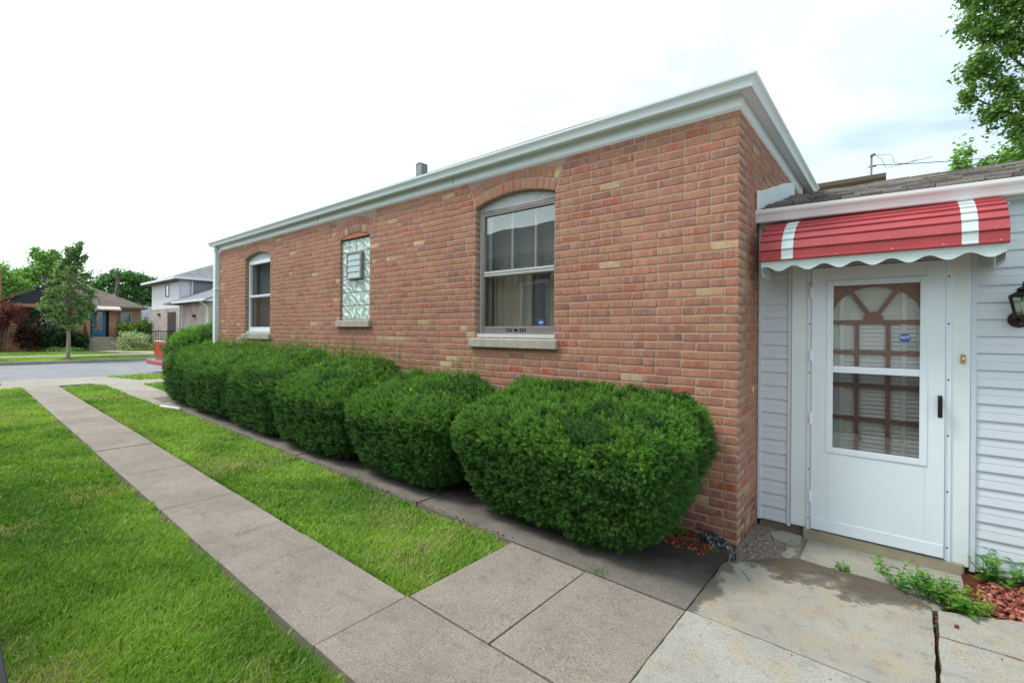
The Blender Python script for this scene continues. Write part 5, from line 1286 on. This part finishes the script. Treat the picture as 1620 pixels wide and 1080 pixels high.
for x in (x0 + .0, x1 - .22):
    for y in (yb + 1.15, yb + 4.75):
        wh = MB().lathe([(.0, .0), (.3, .0), (.36, .03), (.36, .19), (.3, .22), (.0, .22)], (x, y, RZ + .36), 20, 'x').build('wheel', BLACKM, tk, smooth=False)
        MB().lathe([(.0, -.005), (.19, -.005), (.2, .0)], (x, y, RZ + .36), 16, 'x').build('rim', CHR, wh)

# ------------------------------------------------------------------ brown-eaved house behind the porch, with service mast
bh = thing('rear_house', (-3, 15, 0), 'house with brown eaves just showing above the porch roof', 'house')
MB().box(-7, .5, 12.25, 18, -.1, 5.6).build('wall', simple('tan_siding', lin(168, 150, 134), .8, .05, 2), bh)
BRN = simple('brown_gutter', lin(118, 102, 92), .5, .06, 4)
MB().prism([(11.98, 5.63), (11.92, 5.70), (11.90, 5.80), (12.06, 5.80), (12.06, 5.63)], 'x', -7.3, .64).build('gutter', BRN, bh)
MB().box(-7.3, .62, 12.07, 12.3, 5.6, 5.78).build('fascia', BRN, bh)
MB().prism([(11.96, 5.82), (15.0, 7.0), (18.2, 5.82), (18.2, 5.74), (11.96, 5.74)], 'x', -7.35, .6).build('roof', ROOFDK, bh) if False else MB().prism([(11.93, 5.803), (15.0, 6.15), (18.2, 5.803)], 'x', -7.35, .6).build('roof', ROOFDK, bh)
ms = MB().tube([(.32, 12.2, 5.8), (.32, 12.2, 6.36)], .025, 8).tube([(.32, 12.2, 6.36), (.34, 12.15, 6.41), (.37, 12.1, 6.40), (.385, 12.08, 6.37)], .035, 8)
ms.build('service_mast', simple('grey_conduit', lin(150, 146, 146), .5, .06, metal=.3), bh)
MB().tube([(.25, 12.2, 6.1), (.43, 12.2, 6.1)], .016, 6).build('mast_bracket', BLACKM, bh)
wire('taut service cable from the rear mast into the large tree', [((.36, 12.1, 6.1), (4.2, 12.0, 5.62), .05)], .010)
lp_ = MB()
for q in ((.38, 6.38, .55, 6.22, .62, 5.98, .72, 5.97), (.38, 6.36, .75, 6.3, .8, 6.06, 1.0, 6.0)):
    lp_.tube([(q[0], 12.08, q[1]), (q[2], 12.08, q[3]), (q[4], 12.08, q[5]), (q[6], 12.08, q[7]), (q[6] + .35, 12.08, q[7] + .03), (q[6] + .55, 12.06, 6.05)], .006, 6)
tag(lp_.build('drip_loop_cable', WIREM), 'loose looping cables hanging from the rear service mast', 'cable')

# ------------------------------------------------------------------ the neighbour's house that the windows mirror
nh = thing('neighbour_house', (-6, -9.2, 0), 'brick house behind the fence, seen only as a reflection in the sash windows', 'house')
MB().box(-13.5, 1.8, -12.5, -6.6, -.1, 3.7).build('brick_wall', NBRICK, nh)
hip(MB(), -13.9, 2.2, -12.9, -6.2, 3.7, 1.7, th=.2).build('roof', ROOFDK, nh)
for x in (-10.2, -7.4, -3.0):
    f = MB().box(x, x + 1, -6.599, -6.55, 1.5, 1.58).box(x, x + 1, -6.599, -6.55, 2.9, 2.98).box(x, x + .08, -6.599, -6.55, 1.58, 2.9).box(x + .92, x + 1, -6.599, -6.55, 1.58, 2.9).build('window', WHITE, nh)
    MB().box(x + .08, x + .92, -6.597, -6.58, 1.58, 2.9).build('pane', FG, f)

oh = thing('gabled_house', (-41, -13, .3), 'gabled house farther left across the street, seen only mirrored in the far sash window', 'house')
MB().box(-48, -37.5, -19, -8.5, .2, 4.4).build('brick_wall', NBRICK, oh)
MB().prism([(-19.4, 4.3), (-8.1, 4.3), (-13.7, 8.2)], 'x', -48.4, -37.1).build('roof', ROOFDK, oh)

# ------------------------------------------------------------------ sky, sun, camera
W = bpy.data.worlds.new('World'); S.world = W; W.use_nodes = True
nt = W.node_tree; N = nt.nodes; L = nt.links; N.clear()
SUN_EL, SUN_AZ = R(58), R(230)      # azimuth of the sun measured clockwise from +Y
out = N.new('ShaderNodeOutputWorld'); bgk = N.new('ShaderNodeBackground'); bgc = N.new('ShaderNodeBackground'); mx = N.new('ShaderNodeMixShader')
sky = N.new('ShaderNodeTexSky'); sky.sky_type = 'NISHITA'; sky.sun_disc = False; sky.sun_elevation = SUN_EL; sky.sun_rotation = SUN_AZ; sky.air_density = 1.0; sky.dust_density = 1.2
L.new(sky.outputs[0], bgk.inputs[0]); bgk.inputs[1].default_value = .15
tc = N.new('ShaderNodeTexCoord'); sp = N.new('ShaderNodeSeparateXYZ'); L.new(tc.outputs['Generated'], sp.inputs[0])
def wm(op, a, b=None, clamp=False):
    n = N.new('ShaderNodeMath'); n.operation = op; n.use_clamp = clamp
    for i, v in enumerate((a, b)):
        if v is None: continue
        if isinstance(v, (int, float)): n.inputs[i].default_value = v
        else: L.new(v, n.inputs[i])
    return n.outputs[0]
zc_ = wm('ADD', wm('MAXIMUM', sp.outputs[2], 0.0), .16)
cb = N.new('ShaderNodeCombineXYZ'); L.new(wm('DIVIDE', sp.outputs[0], zc_), cb.inputs[0]); L.new(wm('DIVIDE', sp.outputs[1], zc_), cb.inputs[1])
nz = N.new('ShaderNodeTexNoise'); L.new(cb.outputs[0], nz.inputs['Vector']); nz.inputs['Scale'].default_value = 1.15; nz.inputs['Detail'].default_value = 7; nz.inputs['Roughness'].default_value = .55; nz.inputs['Distortion'].default_value = .35
# thin cloud everywhere, thickest on the sun's side
side = wm('MULTIPLY', wm('ADD', wm('MULTIPLY', sp.outputs[0], -.75), wm('MULTIPLY', sp.outputs[1], -.35)), .34)
cv = wm('ADD', nz.outputs['Fac'], side)
rp_ = N.new('ShaderNodeValToRGB'); L.new(cv, rp_.inputs[0]); e = rp_.color_ramp.elements; e[0].position = .26; e[0].color = (.36, .36, .36, 1); e[1].position = .54; e[1].color = (1, 1, 1, 1)
L.new(rp_.outputs[0], mx.inputs[0])
bgc.inputs[0].default_value = (.82, .97, 1.0, 1)
L.new(wm('ADD', 1.22, wm('MULTIPLY', wm('MAXIMUM', side, 0.0), 1.6)), bgc.inputs[1])
L.new(bgk.outputs[0], mx.inputs[1]); L.new(bgc.outputs[0], mx.inputs[2]); L.new(mx.outputs[0], out.inputs[0])
sl_ = bpy.data.lights.new('sun', 'SUN'); sl_.energy = 2.0; sl_.angle = R(14); sl_.color = (1, .95, .88)
so = bpy.data.objects.new('sun', sl_); COL.objects.link(so)
dirv = Vector((math.sin(SUN_AZ) * math.cos(SUN_EL), math.cos(SUN_AZ) * math.cos(SUN_EL), math.sin(SUN_EL)))
so.rotation_euler = dirv.to_track_quat('Z', 'Y').to_euler(); so.location = (0, 0, 30)

cam = bpy.data.cameras.new('camera'); co = bpy.data.objects.new('camera', cam); COL.objects.link(co); S.camera = co
YAW, PIT, ROL, FPX, SY = 6.881e-01, 0.0, 7.9e-03, 743.8883, -14.4
fw = Vector((-math.sin(YAW), math.cos(YAW), 0)); rt_ = Vector((math.cos(YAW), math.sin(YAW), 0)); upv = rt_.cross(fw)
r2 = rt_ * math.cos(ROL) + upv * math.sin(ROL); u2 = -rt_ * math.sin(ROL) + upv * math.cos(ROL)
co.matrix_world = Matrix(((r2.x, u2.x, -fw.x, .916), (r2.y, u2.y, -fw.y, -3.7458), (r2.z, u2.z, -fw.z, 1.5575), (0, 0, 0, 1)))
cam.sensor_width = 36; cam.lens = 36 * FPX / 1620; cam.shift_y = SY / 1620; cam.clip_start = .02; cam.clip_end = 2000
vs = S.view_settings; S.display_settings.display_device = 'sRGB'; vs.view_transform = 'Standard'; vs.look = 'None'; vs.exposure = .25; vs.gamma = 1; vs.use_curve_mapping = False
S.cycles.max_bounces = 8; S.cycles.transparent_max_bounces = 16
